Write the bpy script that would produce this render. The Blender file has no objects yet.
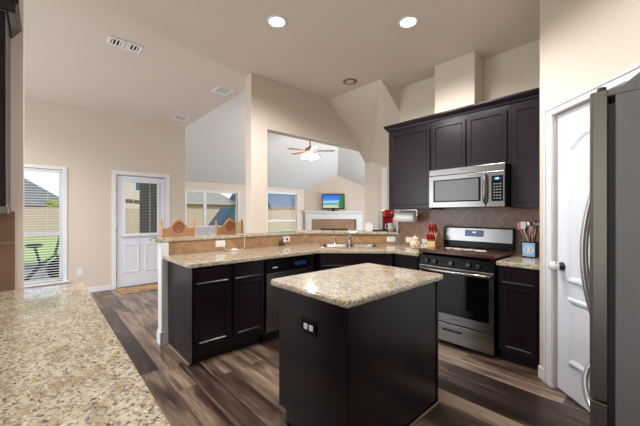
import bpy, bmesh, math, random
from mathutils import Vector, Matrix
from mathutils.geometry import tessellate_polygon
R = math.radians
C = bpy.context.scene.collection
scene = bpy.context.scene
random.seed(7)

# ------------------------------------------------------------------ camera
TH = R(47.832)
cam_d = bpy.data.cameras.new('camera')
cam_d.sensor_width = 36
cam_d.lens = 307.2 / 640 * 36
cam_d.shift_x = 1.2 / 640
cam_d.shift_y = 0.7 / 640
cam_d.clip_start = 0.02
cam_d.clip_end = 300
cam = bpy.data.objects.new('camera', cam_d)
C.objects.link(cam)
cam.location = (0, 0, 1.345)
cam.rotation_euler = (R(90), 0, TH - R(90))
scene.camera = cam

# ------------------------------------------------------------------ world, sun, exposure
SKY_STRENGTH = 1.25
SUN_ENERGY = 2.0
LAMP_W = 19
world = bpy.data.worlds.new('world')
scene.world = world
world.use_nodes = True
wn = world.node_tree
for n in list(wn.nodes):
    wn.nodes.remove(n)
wout = wn.nodes.new('ShaderNodeOutputWorld')
wbg = wn.nodes.new('ShaderNodeBackground')
wtc = wn.nodes.new('ShaderNodeTexCoord')
wsep = wn.nodes.new('ShaderNodeSeparateXYZ')
wr = wn.nodes.new('ShaderNodeValToRGB')
wr.color_ramp.elements[0].position = 0.0
wr.color_ramp.elements[0].color = (0.86, 0.93, 1.0, 1)
wr.color_ramp.elements[1].position = 0.6
wr.color_ramp.elements[1].color = (0.42, 0.66, 1.0, 1)
wno = wn.nodes.new('ShaderNodeTexNoise')
wno.inputs['Scale'].default_value = 3.0
wno.inputs['Detail'].default_value = 6
wcr = wn.nodes.new('ShaderNodeValToRGB')
wcr.color_ramp.elements[0].position = 0.42
wcr.color_ramp.elements[1].position = 0.62
wmx = wn.nodes.new('ShaderNodeMixRGB')
wmx.inputs['Color2'].default_value = (1, 1, 1, 1)
wn.links.new(wtc.outputs['Generated'], wsep.inputs[0])
wn.links.new(wsep.outputs['Z'], wr.inputs[0])
wn.links.new(wtc.outputs['Generated'], wno.inputs['Vector'])
wn.links.new(wno.outputs['Fac'], wcr.inputs[0])
wn.links.new(wcr.outputs[0], wmx.inputs['Fac'])
wn.links.new(wr.outputs[0], wmx.inputs['Color1'])
wn.links.new(wmx.outputs[0], wbg.inputs['Color'])
wbg.inputs['Strength'].default_value = SKY_STRENGTH
wn.links.new(wbg.outputs[0], wout.inputs[0])

sun_d = bpy.data.lights.new('sun', 'SUN')
sun_d.energy = SUN_ENERGY
sun_d.angle = R(2)
sun_d.color = (1.0, 0.96, 0.92)
sun = bpy.data.objects.new('sun', sun_d)
C.objects.link(sun)
sun.rotation_euler = Vector((-0.55, 0.5, -0.8)).to_track_quat('-Z', 'Y').to_euler()

def fill_light(name, loc, direction, sx, sy, watts, col=(0.86, 0.93, 1.0)):
    """added area lamp at an unseen wall opening, fill in place of sky light"""
    l = bpy.data.lights.new(name, 'AREA')
    l.shape = 'RECTANGLE'
    l.size, l.size_y = sx, sy
    l.energy = watts
    l.color = col
    o = bpy.data.objects.new(name, l)
    C.objects.link(o)
    o.location = loc
    o.rotation_euler = Vector(direction).to_track_quat('-Z', 'Z').to_euler()
    return o
fill_light('fill_kitchen_left', (-2.62, 0.8, 1.35), (1, 0, 0), 2.7, 2.4, 34, (0.93, 0.96, 1.0))  # added fill lamp, out of view left of the near counter
fill_light('fill_dining_left', (-2.62, 4.55, 1.4), (1, 0, 0), 3.0, 2.1, 85)  # added fill lamp brightening the dining area from out of view
fill_light('fill_living_right', (10.19, 5.6, 1.5), (-1, 0, 0), 3.2, 2.0, 330)  # added fill lamp for the living room, at an invented opening

vs = scene.view_settings
scene.display_settings.display_device = 'sRGB'
vs.view_transform = 'Standard'
vs.look = 'None'
vs.exposure = 0.12
vs.gamma = 1.0
vs.use_curve_mapping = False

# ------------------------------------------------------------------ materials
def srgb(r, g, b):
    f = lambda c: (c / 255) / 12.92 if c / 255 <= 0.04045 else ((c / 255 + 0.055) / 1.055) ** 2.4
    return (f(r), f(g), f(b), 1)

def new_mat(name):
    m = bpy.data.materials.new(name)
    m.use_nodes = True
    nt = m.node_tree
    return m, nt, nt.nodes['Principled BSDF']

def pmat(name, col, rough=0.5, metal=0.0, spec=0.5, var=0.0, vscale=8, bump=0.0, bscale=60, emit=None, estr=0, coat=0, aniso=None):
    m, nt, b = new_mat(name)
    b.inputs['Base Color'].default_value = col
    b.inputs['Roughness'].default_value = rough
    b.inputs['Metallic'].default_value = metal
    b.inputs['Specular IOR Level'].default_value = spec
    if coat:
        b.inputs['Coat Weight'].default_value = coat
        b.inputs['Coat Roughness'].default_value = 0.1
    tc = nt.nodes.new('ShaderNodeTexCoord')
    if var > 0:
        n = nt.nodes.new('ShaderNodeTexNoise')
        n.inputs['Scale'].default_value = vscale
        n.inputs['Detail'].default_value = 4
        mp = nt.nodes.new('ShaderNodeMapping')
        if aniso:
            mp.inputs['Scale'].default_value = aniso
        nt.links.new(tc.outputs['Object'], mp.inputs[0])
        nt.links.new(mp.outputs[0], n.inputs['Vector'])
        mx = nt.nodes.new('ShaderNodeMixRGB')
        mx.inputs['Color1'].default_value = tuple(c * (1 - var) for c in col[:3]) + (1,)
        mx.inputs['Color2'].default_value = tuple(min(1, c * (1 + var)) for c in col[:3]) + (1,)
        nt.links.new(n.outputs['Fac'], mx.inputs['Fac'])
        nt.links.new(mx.outputs[0], b.inputs['Base Color'])
    if bump > 0:
        n2 = nt.nodes.new('ShaderNodeTexNoise')
        n2.inputs['Scale'].default_value = bscale
        n2.inputs['Detail'].default_value = 3
        nt.links.new(tc.outputs['Object'], n2.inputs['Vector'])
        bp = nt.nodes.new('ShaderNodeBump')
        bp.inputs['Strength'].default_value = bump
        bp.inputs['Distance'].default_value = 0.004
        nt.links.new(n2.outputs['Fac'], bp.inputs['Height'])
        nt.links.new(bp.outputs[0], b.inputs['Normal'])
    if emit:
        b.inputs['Emission Color'].default_value = emit
        b.inputs['Emission Strength'].default_value = estr
    return m

def ramp(nt, stops, interp='LINEAR'):
    r = nt.nodes.new('ShaderNodeValToRGB')
    r.color_ramp.interpolation = interp
    e = r.color_ramp.elements
    e[0].position, e[0].color = stops[0]
    e[1].position, e[1].color = stops[1]
    for p, c in stops[2:]:
        x = e.new(p)
        x.color = c
    return r

def granite_mat(name, s=1.0):
    m, nt, b = new_mat(name)
    tc = nt.nodes.new('ShaderNodeTexCoord')
    mp = nt.nodes.new('ShaderNodeMapping')
    mp.inputs['Scale'].default_value = (1.1, 0.95, 1.0)
    mp.inputs['Rotation'].default_value = (0, 0, R(42))
    nt.links.new(tc.outputs['Object'], mp.inputs[0])
    def noise(scale, det, off):
        n = nt.nodes.new('ShaderNodeTexNoise')
        n.inputs['Scale'].default_value = scale * s
        n.inputs['Detail'].default_value = det
        n.inputs['Roughness'].default_value = 0.6
        m2 = nt.nodes.new('ShaderNodeMapping')
        m2.inputs['Location'].default_value = (off, off * 2, off)
        nt.links.new(mp.outputs[0], m2.inputs[0])
        nt.links.new(m2.outputs[0], n.inputs['Vector'])
        return n
    base = ramp(nt, [(0.34, srgb(216, 207, 188)), (0.66, srgb(178, 156, 122)), (0.5, srgb(204, 191, 166))])
    nt.links.new(noise(14, 5, 0).outputs['Fac'], base.inputs[0])
    def layer(prev, n, lo, hi, col):
        f = ramp(nt, [(lo, (0, 0, 0, 1)), (hi, (1, 1, 1, 1))])
        nt.links.new(n.outputs['Fac'], f.inputs[0])
        x = nt.nodes.new('ShaderNodeMixRGB')
        x.inputs['Color2'].default_value = col
        nt.links.new(f.outputs[0], x.inputs['Fac'])
        nt.links.new(prev, x.inputs['Color1'])
        return x.outputs[0]
    c = layer(base.outputs[0], noise(50, 3, 3), 0.54, 0.61, srgb(160, 140, 114))
    c = layer(c, noise(58, 2, 7), 0.57, 0.62, srgb(140, 132, 130))
    c = layer(c, noise(64, 2, 11), 0.60, 0.64, srgb(74, 62, 60))
    c = layer(c, noise(80, 2, 15), 0.6, 0.66, srgb(232, 226, 214))
    nt.links.new(c, b.inputs['Base Color'])
    b.inputs['Roughness'].default_value = 0.07
    b.inputs['Specular IOR Level'].default_value = 0.6
    b.inputs['IOR'].default_value = 1.75
    return m

def floor_mat():
    m, nt, b = new_mat('plank_floor')
    tc = nt.nodes.new('ShaderNodeTexCoord')
    mp = nt.nodes.new('ShaderNodeMapping')
    mp.inputs['Rotation'].default_value = (0, 0, R(90))
    nt.links.new(tc.outputs['Object'], mp.inputs[0])
    br = nt.nodes.new('ShaderNodeTexBrick')
    br.offset = 0.37
    br.inputs['Scale'].default_value = 1.0
    br.inputs['Brick Width'].default_value = 1.22
    br.inputs['Row Height'].default_value = 0.152
    br.inputs['Mortar Size'].default_value = 0.0015
    br.inputs['Mortar Smooth'].default_value = 0.2
    br.inputs['Color1'].default_value = (0, 0, 0, 1)
    br.inputs['Color2'].default_value = (1, 1, 1, 1)
    br.inputs['Mortar'].default_value = (0.5, 0.5, 0.5, 1)
    nt.links.new(mp.outputs[0], br.inputs['Vector'])
    # grain, shifted for each plank
    add = nt.nodes.new('ShaderNodeVectorMath')
    add.operation = 'MULTIPLY_ADD'
    add.inputs[1].default_value = (7, 7, 7)
    nt.links.new(br.outputs['Color'], add.inputs[0])
    nt.links.new(tc.outputs['Object'], add.inputs[2])
    mg = nt.nodes.new('ShaderNodeMapping')
    mg.inputs['Scale'].default_value = (11, 1.3, 1)
    nt.links.new(add.outputs[0], mg.inputs[0])
    n1 = nt.nodes.new('ShaderNodeTexNoise')
    n1.inputs['Scale'].default_value = 1.0
    n1.inputs['Detail'].default_value = 6
    n1.inputs['Distortion'].default_value = 0.6
    nt.links.new(mg.outputs[0], n1.inputs['Vector'])
    mixv = nt.nodes.new('ShaderNodeMixRGB')
    mixv.inputs['Fac'].default_value = 0.72
    nt.links.new(br.outputs['Color'], mixv.inputs['Color1'])
    nt.links.new(n1.outputs['Fac'], mixv.inputs['Color2'])
    cr = ramp(nt, [(0.30, srgb(44, 33, 29)), (0.70, srgb(172, 150, 130)), (0.43, srgb(68, 52, 45)), (0.5, srgb(92, 74, 64)), (0.57, srgb(126, 106, 91))])
    nt.links.new(mixv.outputs[0], cr.inputs[0])
    mg2 = nt.nodes.new('ShaderNodeMapping')
    mg2.inputs['Scale'].default_value = (90, 5, 1)
    nt.links.new(add.outputs[0], mg2.inputs[0])
    n2 = nt.nodes.new('ShaderNodeTexNoise')
    n2.inputs['Scale'].default_value = 1.0
    n2.inputs['Detail'].default_value = 4
    nt.links.new(mg2.outputs[0], n2.inputs['Vector'])
    f2 = ramp(nt, [(0.3, (0.72, 0.72, 0.72, 1)), (0.7, (1.15, 1.15, 1.15, 1))])
    nt.links.new(n2.outputs['Fac'], f2.inputs[0])
    mul = nt.nodes.new('ShaderNodeMixRGB')
    mul.blend_type = 'MULTIPLY'
    mul.inputs['Fac'].default_value = 0.8
    nt.links.new(cr.outputs[0], mul.inputs['Color1'])
    nt.links.new(f2.outputs[0], mul.inputs['Color2'])
    gap = nt.nodes.new('ShaderNodeMixRGB')
    gap.inputs['Color2'].default_value = srgb(40, 32, 28)
    nt.links.new(br.outputs['Fac'], gap.inputs['Fac'])
    nt.links.new(mul.outputs[0], gap.inputs['Color1'])
    nt.links.new(gap.outputs[0], b.inputs['Base Color'])
    b.inputs['Roughness'].default_value = 0.3
    b.inputs['Specular IOR Level'].default_value = 0.45
    return m

def tile_mat(name, col1, col2, grout, size=0.3, rot=45, rough=0.3, horiz=False, bw=None, off=0.0):
    m, nt, b = new_mat(name)
    tc = nt.nodes.new('ShaderNodeTexCoord')
    sep = nt.nodes.new('ShaderNodeSeparateXYZ')
    nt.links.new(tc.outputs['Object'], sep.inputs[0])
    cmb = nt.nodes.new('ShaderNodeCombineXYZ')
    nt.links.new(sep.outputs['X'], cmb.inputs['X'])
    nt.links.new(sep.outputs['Y' if horiz else 'Z'], cmb.inputs['Y'])
    mp = nt.nodes.new('ShaderNodeMapping')
    mp.inputs['Rotation'].default_value = (0, 0, R(rot))
    nt.links.new(cmb.outputs[0], mp.inputs[0])
    br = nt.nodes.new('ShaderNodeTexBrick')
    br.offset = off
    br.inputs['Scale'].default_value = 1.0
    br.inputs['Brick Width'].default_value = bw or size
    br.inputs['Row Height'].default_value = size
    br.inputs['Mortar Size'].default_value = 0.003
    br.inputs['Mortar Smooth'].default_value = 0.3
    br.inputs['Color1'].default_value = col1
    br.inputs['Color2'].default_value = col2
    br.inputs['Mortar'].default_value = grout
    nt.links.new(mp.outputs[0], br.inputs['Vector'])
    n = nt.nodes.new('ShaderNodeTexNoise')
    n.inputs['Scale'].default_value = 14
    n.inputs['Detail'].default_value = 5
    nt.links.new(tc.outputs['Object'], n.inputs['Vector'])
    f = ramp(nt, [(0.3, (0.8, 0.8, 0.8, 1)), (0.7, (1.12, 1.1, 1.08, 1))])
    nt.links.new(n.outputs['Fac'], f.inputs[0])
    mul = nt.nodes.new('ShaderNodeMixRGB')
    mul.blend_type = 'MULTIPLY'
    mul.inputs['Fac'].default_value = 1
    nt.links.new(br.outputs['Color'], mul.inputs['Color1'])
    nt.links.new(f.outputs[0], mul.inputs['Color2'])
    nt.links.new(mul.outputs[0], b.inputs['Base Color'])
    b.inputs['Roughness'].default_value = rough
    return m

def glass_mat():
    m, nt, b = new_mat('window_glass')
    nt.nodes.remove(b)
    out = nt.nodes['Material Output']
    tr = nt.nodes.new('ShaderNodeBsdfTransparent')
    tr.inputs['Color'].default_value = (0.93, 0.96, 0.97, 1)
    gl = nt.nodes.new('ShaderNodeBsdfGlossy')
    gl.inputs['Roughness'].default_value = 0.02
    fr = nt.nodes.new('ShaderNodeFresnel')
    fr.inputs['IOR'].default_value = 1.12
    mx = nt.nodes.new('ShaderNodeMixShader')
    nt.links.new(fr.outputs[0], mx.inputs[0])
    nt.links.new(tr.outputs[0], mx.inputs[1])
    nt.links.new(gl.outputs[0], mx.inputs[2])
    nt.links.new(mx.outputs[0], out.inputs[0])
    return m

def tv_mat():
    m, nt, b = new_mat('beach_picture')
    tc = nt.nodes.new('ShaderNodeTexCoord')
    sep = nt.nodes.new('ShaderNodeSeparateXYZ')
    nt.links.new(tc.outputs['Generated'], sep.inputs[0])
    n = nt.nodes.new('ShaderNodeTexNoise')
    n.inputs['Scale'].default_value = 4
    nt.links.new(tc.outputs['Generated'], n.inputs['Vector'])
    ad = nt.nodes.new('ShaderNodeMath')
    ad.operation = 'MULTIPLY_ADD'
    ad.inputs[1].default_value = 0.25
    nt.links.new(n.outputs['Fac'], ad.inputs[0])
    nt.links.new(sep.outputs['Z'], ad.inputs[2])
    r = ramp(nt, [(0.0, srgb(230, 205, 150)), (1.0, srgb(20, 110, 215)), (0.3, srgb(225, 210, 170)), (0.38, srgb(60, 180, 190)), (0.5, srgb(70, 190, 215)), (0.55, srgb(215, 232, 240)), (0.72, srgb(60, 150, 230))])
    nt.links.new(ad.outputs[0], r.inputs[0])
    # foliage at the right
    m1 = nt.nodes.new('ShaderNodeMath')
    m1.operation = 'MULTIPLY_ADD'
    m1.inputs[1].default_value = 0.7
    nt.links.new(n.outputs['Fac'], m1.inputs[0])
    nt.links.new(sep.outputs['X'], m1.inputs[2])
    g = ramp(nt, [(1.12, (0, 0, 0, 1)), (1.16, (1, 1, 1, 1))])
    g.color_ramp.elements[0].position = 0.55
    g.color_ramp.elements[1].position = 0.6
    hf = nt.nodes.new('ShaderNodeMath')
    hf.operation = 'MULTIPLY'
    hf.inputs[1].default_value = 0.5
    nt.links.new(m1.outputs[0], hf.inputs[0])
    nt.links.new(hf.outputs[0], g.inputs[0])
    mx = nt.nodes.new('ShaderNodeMixRGB')
    mx.inputs['Color2'].default_value = srgb(50, 120, 60)
    nt.links.new(g.outputs[0], mx.inputs['Fac'])
    nt.links.new(r.outputs[0], mx.inputs['Color1'])
    b.inputs['Base Color'].default_value = (0, 0, 0, 1)
    nt.links.new(mx.outputs[0], b.inputs['Emission Color'])
    b.inputs['Emission Strength'].default_value = 0.9
    return m

M = {}
M['wall'] = pmat('beige_wall_paint', srgb(221, 209, 198), 0.85, bump=0.08, bscale=120)
M['ceiling'] = pmat('ceiling_paint', srgb(228, 217, 210), 0.9, bump=0.1, bscale=90)
M['vault'] = pmat('vault_paint', srgb(216, 217, 220), 0.9, bump=0.1, bscale=90)
M['trim'] = pmat('white_trim_paint', srgb(236, 238, 242), 0.4)
M['door'] = pmat('white_door_paint', srgb(236, 241, 252), 0.35)
M['espresso'] = pmat('espresso_wood', srgb(31, 22, 29), 0.25, var=0.05, vscale=5, aniso=(6, 6, 0.6), spec=0.34)
M['espresso_box'] = pmat('espresso_panel', srgb(27, 22, 32), 0.27, var=0.05, vscale=5, aniso=(6, 6, 0.6), spec=0.34)
M['toe'] = pmat('toe_kick', srgb(24, 20, 22), 0.5)
M['shoe'] = pmat('shoe_molding_wood', srgb(150, 126, 106), 0.45, var=0.2)
M['granite'] = granite_mat('granite', 1.2)
M['floor'] = floor_mat()
M['steel'] = pmat('brushed_steel', srgb(140, 137, 135), 0.25, metal=1.0, var=0.06, vscale=3, aniso=(1, 1, 60))
M['steel_d'] = pmat('fridge_steel', srgb(122, 115, 107), 0.42, metal=0.75, var=0.05, vscale=3, aniso=(60, 60, 1))
M['handle_steel'] = pmat('bright_handle_steel', srgb(206, 206, 208), 0.3, metal=0.85)
M['chrome'] = pmat('chrome', srgb(225, 225, 228), 0.1, metal=1.0)
M['fridge_side'] = pmat('fridge_grey_paint', srgb(122, 121, 123), 0.45, bump=0.1, bscale=300)
M['dark_gap'] = pmat('dark_rubber', srgb(40, 38, 40), 0.6)
M['black'] = pmat('black_enamel', srgb(10, 10, 12), 0.22, spec=0.12)
M['black_matte'] = pmat('black_plastic', srgb(22, 22, 24), 0.5)
M['oven_glass'] = pmat('oven_glass', srgb(10, 9, 11), 0.06, spec=0.3)
M['mw_glass'] = pmat('microwave_window', srgb(96, 98, 98), 0.25, spec=0.5)
M['display'] = pmat('display', srgb(20, 30, 50), 0.2, emit=srgb(40, 90, 170), estr=0.15)
M['digits'] = pmat('display_digits', srgb(120, 190, 255), 0.3, emit=srgb(140, 200, 255), estr=1.2)
M['wood_cover'] = pmat('dark_walnut_board', srgb(78, 48, 37), 0.18, var=0.45, vscale=3, aniso=(14, 1, 14), spec=0.6)
M['white_ink'] = pmat('white_lettering', srgb(235, 232, 228), 0.4)
M['white_plastic'] = pmat('white_plastic', srgb(238, 238, 236), 0.35)
M['cream'] = pmat('cream_ceramic', srgb(226, 212, 184), 0.25)
M['red'] = pmat('red_plastic', srgb(168, 20, 30), 0.2)
M['pale_wood'] = pmat('pale_wood', srgb(214, 178, 130), 0.45, var=0.15, aniso=(1, 1, 12))
M['stool_wood'] = pmat('honey_pine', srgb(190, 142, 102), 0.4, var=0.22, aniso=(1, 1, 8), vscale=6)
M['stool_dark'] = pmat('carved_brown_wood', srgb(156, 100, 66), 0.45, var=0.2)
M['paper'] = pmat('paper_towel', srgb(240, 240, 240), 0.9, bump=0.3, bscale=80)
M['glass'] = glass_mat()
M['tile_bar'] = tile_mat('tan_diamond_tile', srgb(176, 140, 104), srgb(164, 126, 90), srgb(200, 172, 140), 0.30, 45)
M['tile_stove'] = tile_mat('brown_diamond_tile', srgb(150, 116, 94), srgb(136, 102, 82), srgb(172, 146, 124), 0.30, 45)
M['tile_left'] = tile_mat('brown_square_tile', srgb(128, 100, 82), srgb(118, 92, 74), srgb(154, 130, 112), 0.30, 0)
M['tile_fire'] = tile_mat('fireplace_tile', srgb(168, 140, 116), srgb(156, 128, 104), srgb(186, 164, 142), 0.30, 0)
M['bulb'] = pmat('lamp_lens', (1, 1, 1, 1), 0.5, emit=(1, 0.95, 0.86, 1), estr=14)
M['globe'] = pmat('frosted_globe', (1, 1, 1, 1), 0.5, emit=(1, 0.86, 0.66, 1), estr=4.5)
M['lamp_off'] = pmat('lamp_lens_off', srgb(205, 200, 192), 0.4)
M['bronze'] = pmat('brushed_bronze', srgb(150, 128, 100), 0.35, metal=0.9)
M['blade'] = pmat('walnut_fan_blade', srgb(120, 78, 58), 0.4, var=0.25, aniso=(1, 6, 1))
M['vent'] = pmat('vent_white', srgb(250, 250, 252), 0.4)
M['vent_dark'] = pmat('vent_opening', srgb(40, 42, 48), 0.7)
M['mat_rug'] = tile_mat('doormat_weave', srgb(196, 158, 112), srgb(150, 112, 78), srgb(220, 196, 160), 0.05, 0, 0.9, True, 0.11, 0.5)
M['tv'] = tv_mat()
M['grass'] = pmat('lawn_grass', srgb(160, 176, 96), 0.9, var=0.35, vscale=30)
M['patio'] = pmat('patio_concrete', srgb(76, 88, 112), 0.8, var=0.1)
M['fence'] = pmat('cedar_fence', srgb(206, 176, 156), 0.8, var=0.22, vscale=4, aniso=(8, 8, 0.4))
M['roof'] = tile_mat('grey_shingles', srgb(136, 132, 130), srgb(118, 114, 114), srgb(100, 98, 98), 0.16, 0, 0.9, True, 0.4, 0.5)
M['roof_tan'] = tile_mat('tan_shingles', srgb(172, 162, 146), srgb(156, 146, 132), srgb(136, 128, 116), 0.16, 0, 0.9, True, 0.4, 0.5)
M['roof_blue'] = tile_mat('slate_shingles', srgb(110, 122, 136), srgb(92, 104, 120), srgb(70, 80, 94), 0.16, 0, 0.9, True, 0.4, 0.5)
M['siding'] = pmat('beige_siding', srgb(222, 204, 182), 0.8, var=0.05)
M['fascia'] = pmat('brown_fascia', srgb(112, 84, 66), 0.7)
M['fascia_o'] = pmat('orange_fascia', srgb(206, 148, 96), 0.7)
M['brick'] = tile_mat('dark_brick', srgb(92, 84, 90), srgb(74, 68, 76), srgb(140, 132, 130), 0.075, 0, 0.85, False, 0.2, 0.5)
M['dark_blue'] = pmat('dark_blue_boards', srgb(64, 84, 104), 0.6, var=0.1)
M['leaf'] = pmat('yellow_green_leaves', srgb(186, 196, 60), 0.8, var=0.4, vscale=20)
M['bark'] = pmat('bark', srgb(110, 88, 70), 0.9, var=0.3)
M['crock_blue'] = pmat('pale_blue_glaze', srgb(150, 190, 228), 0.3)
M['pink'] = pmat('pink_silicone', srgb(206, 140, 160), 0.4)
M['cloth'] = pmat('cream_cloth', srgb(222, 200, 160), 0.9, bump=0.3)
M['clear'] = pmat('smoky_clear_glass', srgb(170, 180, 176), 0.08, spec=0.7)
M['lav'] = pmat('white_lacquer', srgb(226, 226, 240), 0.3)

# ------------------------------------------------------------------ mesh helpers
class MB:
    def __init__(s):
        s.bm = bmesh.new()
        s.mi = 0
        s.smooth_set = []
    def _fin(s, faces, smooth=False):
        for f in faces:
            f.material_index = s.mi
            f.smooth = smooth
    def box(s, x0, x1, y0, y1, z0, z1):
        v = [s.bm.verts.new(p) for p in ((x0, y0, z0), (x1, y0, z0), (x1, y1, z0), (x0, y1, z0), (x0, y0, z1), (x1, y0, z1), (x1, y1, z1), (x0, y1, z1))]
        fs = [s.bm.faces.new([v[i] for i in q]) for q in ((0, 3, 2, 1), (4, 5, 6, 7), (0, 1, 5, 4), (1, 2, 6, 5), (2, 3, 7, 6), (3, 0, 4, 7))]
        s._fin(fs)
        return s
    def panel(s, x0, x1, y0, y1, z0, z1, fr=0.055, dep=0.007, raised=False):
        """a cabinet front facing -y with a recessed centre panel"""
        s.box(x0, x1, y0, y1, z0, z1)
        s.bm.faces.ensure_lookup_table()
        f = s.bm.faces[len(s.bm.faces) - 4]
        r = bmesh.ops.inset_region(s.bm, faces=[f], thickness=0.006, depth=0.004)
        r = bmesh.ops.inset_region(s.bm, faces=[f], thickness=fr, depth=0.0)
        r = bmesh.ops.inset_region(s.bm, faces=[f], thickness=0.012, depth=-dep)
        if raised:
            bmesh.ops.inset_region(s.bm, faces=[f], thickness=0.02, depth=0.0)
            bmesh.ops.inset_region(s.bm, faces=[f], thickness=0.012, depth=dep * 0.9)
        return s
    def prism(s, pts, a0, a1, axis='z'):
        """extrude polygon pts (2-D) between a0 and a1 along axis"""
        def P(p, a):
            return {'z': (p[0], p[1], a), 'y': (p[0], a, p[1]), 'x': (a, p[0], p[1])}[axis]
        lo = [s.bm.verts.new(P(p, a0)) for p in pts]
        hi = [s.bm.verts.new(P(p, a1)) for p in pts]
        fs = [s.bm.faces.new(lo), s.bm.faces.new(hi[::-1])]
        n = len(pts)
        for i in range(n):
            fs.append(s.bm.faces.new((lo[i], hi[i], hi[(i + 1) % n], lo[(i + 1) % n])))
        s._fin(fs)
        return s
    def slab(s, outer, holes, z0, z1):
        loops = [[Vector((p[0], p[1], 0)) for p in outer]] + [[Vector((p[0], p[1], 0)) for p in h] for h in holes]
        tris = tessellate_polygon(loops)
        flat = [p for l in loops for p in l]
        lo = [s.bm.verts.new((p.x, p.y, z0)) for p in flat]
        hi = [s.bm.verts.new((p.x, p.y, z1)) for p in flat]
        fs = []
        for t in tris:
            fs.append(s.bm.faces.new([lo[i] for i in t]))
            fs.append(s.bm.faces.new([hi[i] for i in t[::-1]]))
        k = 0
        for l in loops:
            n = len(l)
            for i in range(n):
                a, b2 = k + i, k + (i + 1) % n
                fs.append(s.bm.faces.new((lo[a], lo[b2], hi[b2], hi[a])))
            k += n
        s._fin(fs)
        return s
    def poly3(s, pts):
        s._fin([s.bm.faces.new([s.bm.verts.new(p) for p in pts])])
        return s
    def cyl(s, p0, p1, r0, r1=None, seg=20, smooth=True):
        r1 = r0 if r1 is None else r1
        p0, p1 = Vector(p0), Vector(p1)
        d = (p1 - p0).normalized()
        a = d.orthogonal().normalized()
        b2 = d.cross(a)
        A = [s.bm.verts.new(p0 + (a * math.cos(t) + b2 * math.sin(t)) * r0) for t in [2 * math.pi * i / seg for i in range(seg)]]
        B = [s.bm.verts.new(p1 + (a * math.cos(t) + b2 * math.sin(t)) * r1) for t in [2 * math.pi * i / seg for i in range(seg)]]
        s._fin([s.bm.faces.new((A[i], A[(i + 1) % seg], B[(i + 1) % seg], B[i])) for i in range(seg)], smooth)
        s._fin([s.bm.faces.new(A[::-1]), s.bm.faces.new(B)])
        return s
    def lathe(s, prof, c=(0, 0, 0), seg=28, axis='z'):
        c = Vector(c)
        def P(r, h, t):
            x, y = r * math.cos(t), r * math.sin(t)
            return c + {'z': Vector((x, y, h)), 'y': Vector((x, h, y)), 'x': Vector((h, x, y))}[axis]
        rings = [[s.bm.verts.new(P(max(r, 1e-4), h, 2 * math.pi * i / seg)) for i in range(seg)] for r, h in prof]
        fs = []
        for A, B in zip(rings, rings[1:]):
            for i in range(seg):
                fs.append(s.bm.faces.new((A[i], A[(i + 1) % seg], B[(i + 1) % seg], B[i])))
        fs.append(s.bm.faces.new(rings[0]))
        fs.append(s.bm.faces.new(rings[-1]))
        s._fin(fs, True)
        return s
    def tube(s, pts, r, seg=10):
        pts = [Vector(p) for p in pts]
        rings = []
        up = None
        for i, p in enumerate(pts):
            d = (pts[min(i + 1, len(pts) - 1)] - pts[max(i - 1, 0)]).normalized()
            if up is None:
                up = d.orthogonal().normalized()
            a = (up - d * up.dot(d)).normalized()
            up = a
            b2 = d.cross(a)
            rr = r[i] if isinstance(r, (list, tuple)) else r
            rings.append([s.bm.verts.new(p + (a * math.cos(t) + b2 * math.sin(t)) * rr) for t in [2 * math.pi * k / seg for k in range(seg)]])
        fs = []
        for A, B in zip(rings, rings[1:]):
            for i in range(seg):
                fs.append(s.bm.faces.new((A[i], A[(i + 1) % seg], B[(i + 1) % seg], B[i])))
        fs.append(s.bm.faces.new(rings[0][::-1]))
        fs.append(s.bm.faces.new(rings[-1]))
        s._fin(fs, True)
        return s
    def sphere(s, c, r, seg=16, sc=(1, 1, 1)):
        r_ = bmesh.ops.create_uvsphere(s.bm, u_segments=seg, v_segments=seg // 2 + 2, radius=r)
        for v in r_['verts']:
            v.co = Vector((v.co.x * sc[0], v.co.y * sc[1], v.co.z * sc[2])) + Vector(c)
        s._fin({f for v in r_['verts'] for f in v.link_faces}, True)
        return s
    def build(s, name, mats, parent=None, bevel=0, seg=2, loc=None, rot=0, kind=None):
        bmesh.ops.recalc_face_normals(s.bm, faces=s.bm.faces)
        me = bpy.data.meshes.new(name)
        s.bm.to_mesh(me)
        s.bm.free()
        for m in (mats if isinstance(mats, (list, tuple)) else [mats]):
            me.materials.append(M[m])
        o = bpy.data.objects.new(name, me)
        C.objects.link(o)
        if parent:
            o.parent = parent
        if loc:
            o.location = loc
        if rot:
            o.rotation_euler = (0, 0, rot)
        if bevel:
            md = o.modifiers.new('bevel', 'BEVEL')
            md.width = bevel
            md.segments = seg
            md.limit_method = 'ANGLE'
            md.angle_limit = R(40)
        if kind:
            o['kind'] = kind
        return o

def thing(name, label, cat, loc=(0, 0, 0), rot=0, group=None):
    o = bpy.data.objects.new(name, None)
    C.objects.link(o)
    o.empty_display_size = 0.1
    o.location = loc
    o.rotation_euler = (0, 0, rot)
    return tag(o, label, cat, group)

def tag(o, label, cat, group=None, kind=None):
    o['label'] = label
    o['category'] = cat
    if group:
        o['group'] = group
    if kind:
        o['kind'] = kind
    return o

def dup(root, loc, rot=None, label=None, mp=None):
    def cp(o, par):
        c = o.copy()
        C.objects.link(c)
        c.parent = par
        for ch in [k for k in bpy.data.objects if k.parent == o]:
            cp(ch, c)
        return c
    r = cp(root, None)
    r.location = loc
    if rot is not None:
        r.rotation_euler = (0, 0, rot)
    if label:
        r['label'] = label
    return r

def struct(name, mb, mat, **k):
    return mb.build(name, mat, kind='structure', **k)

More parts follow.
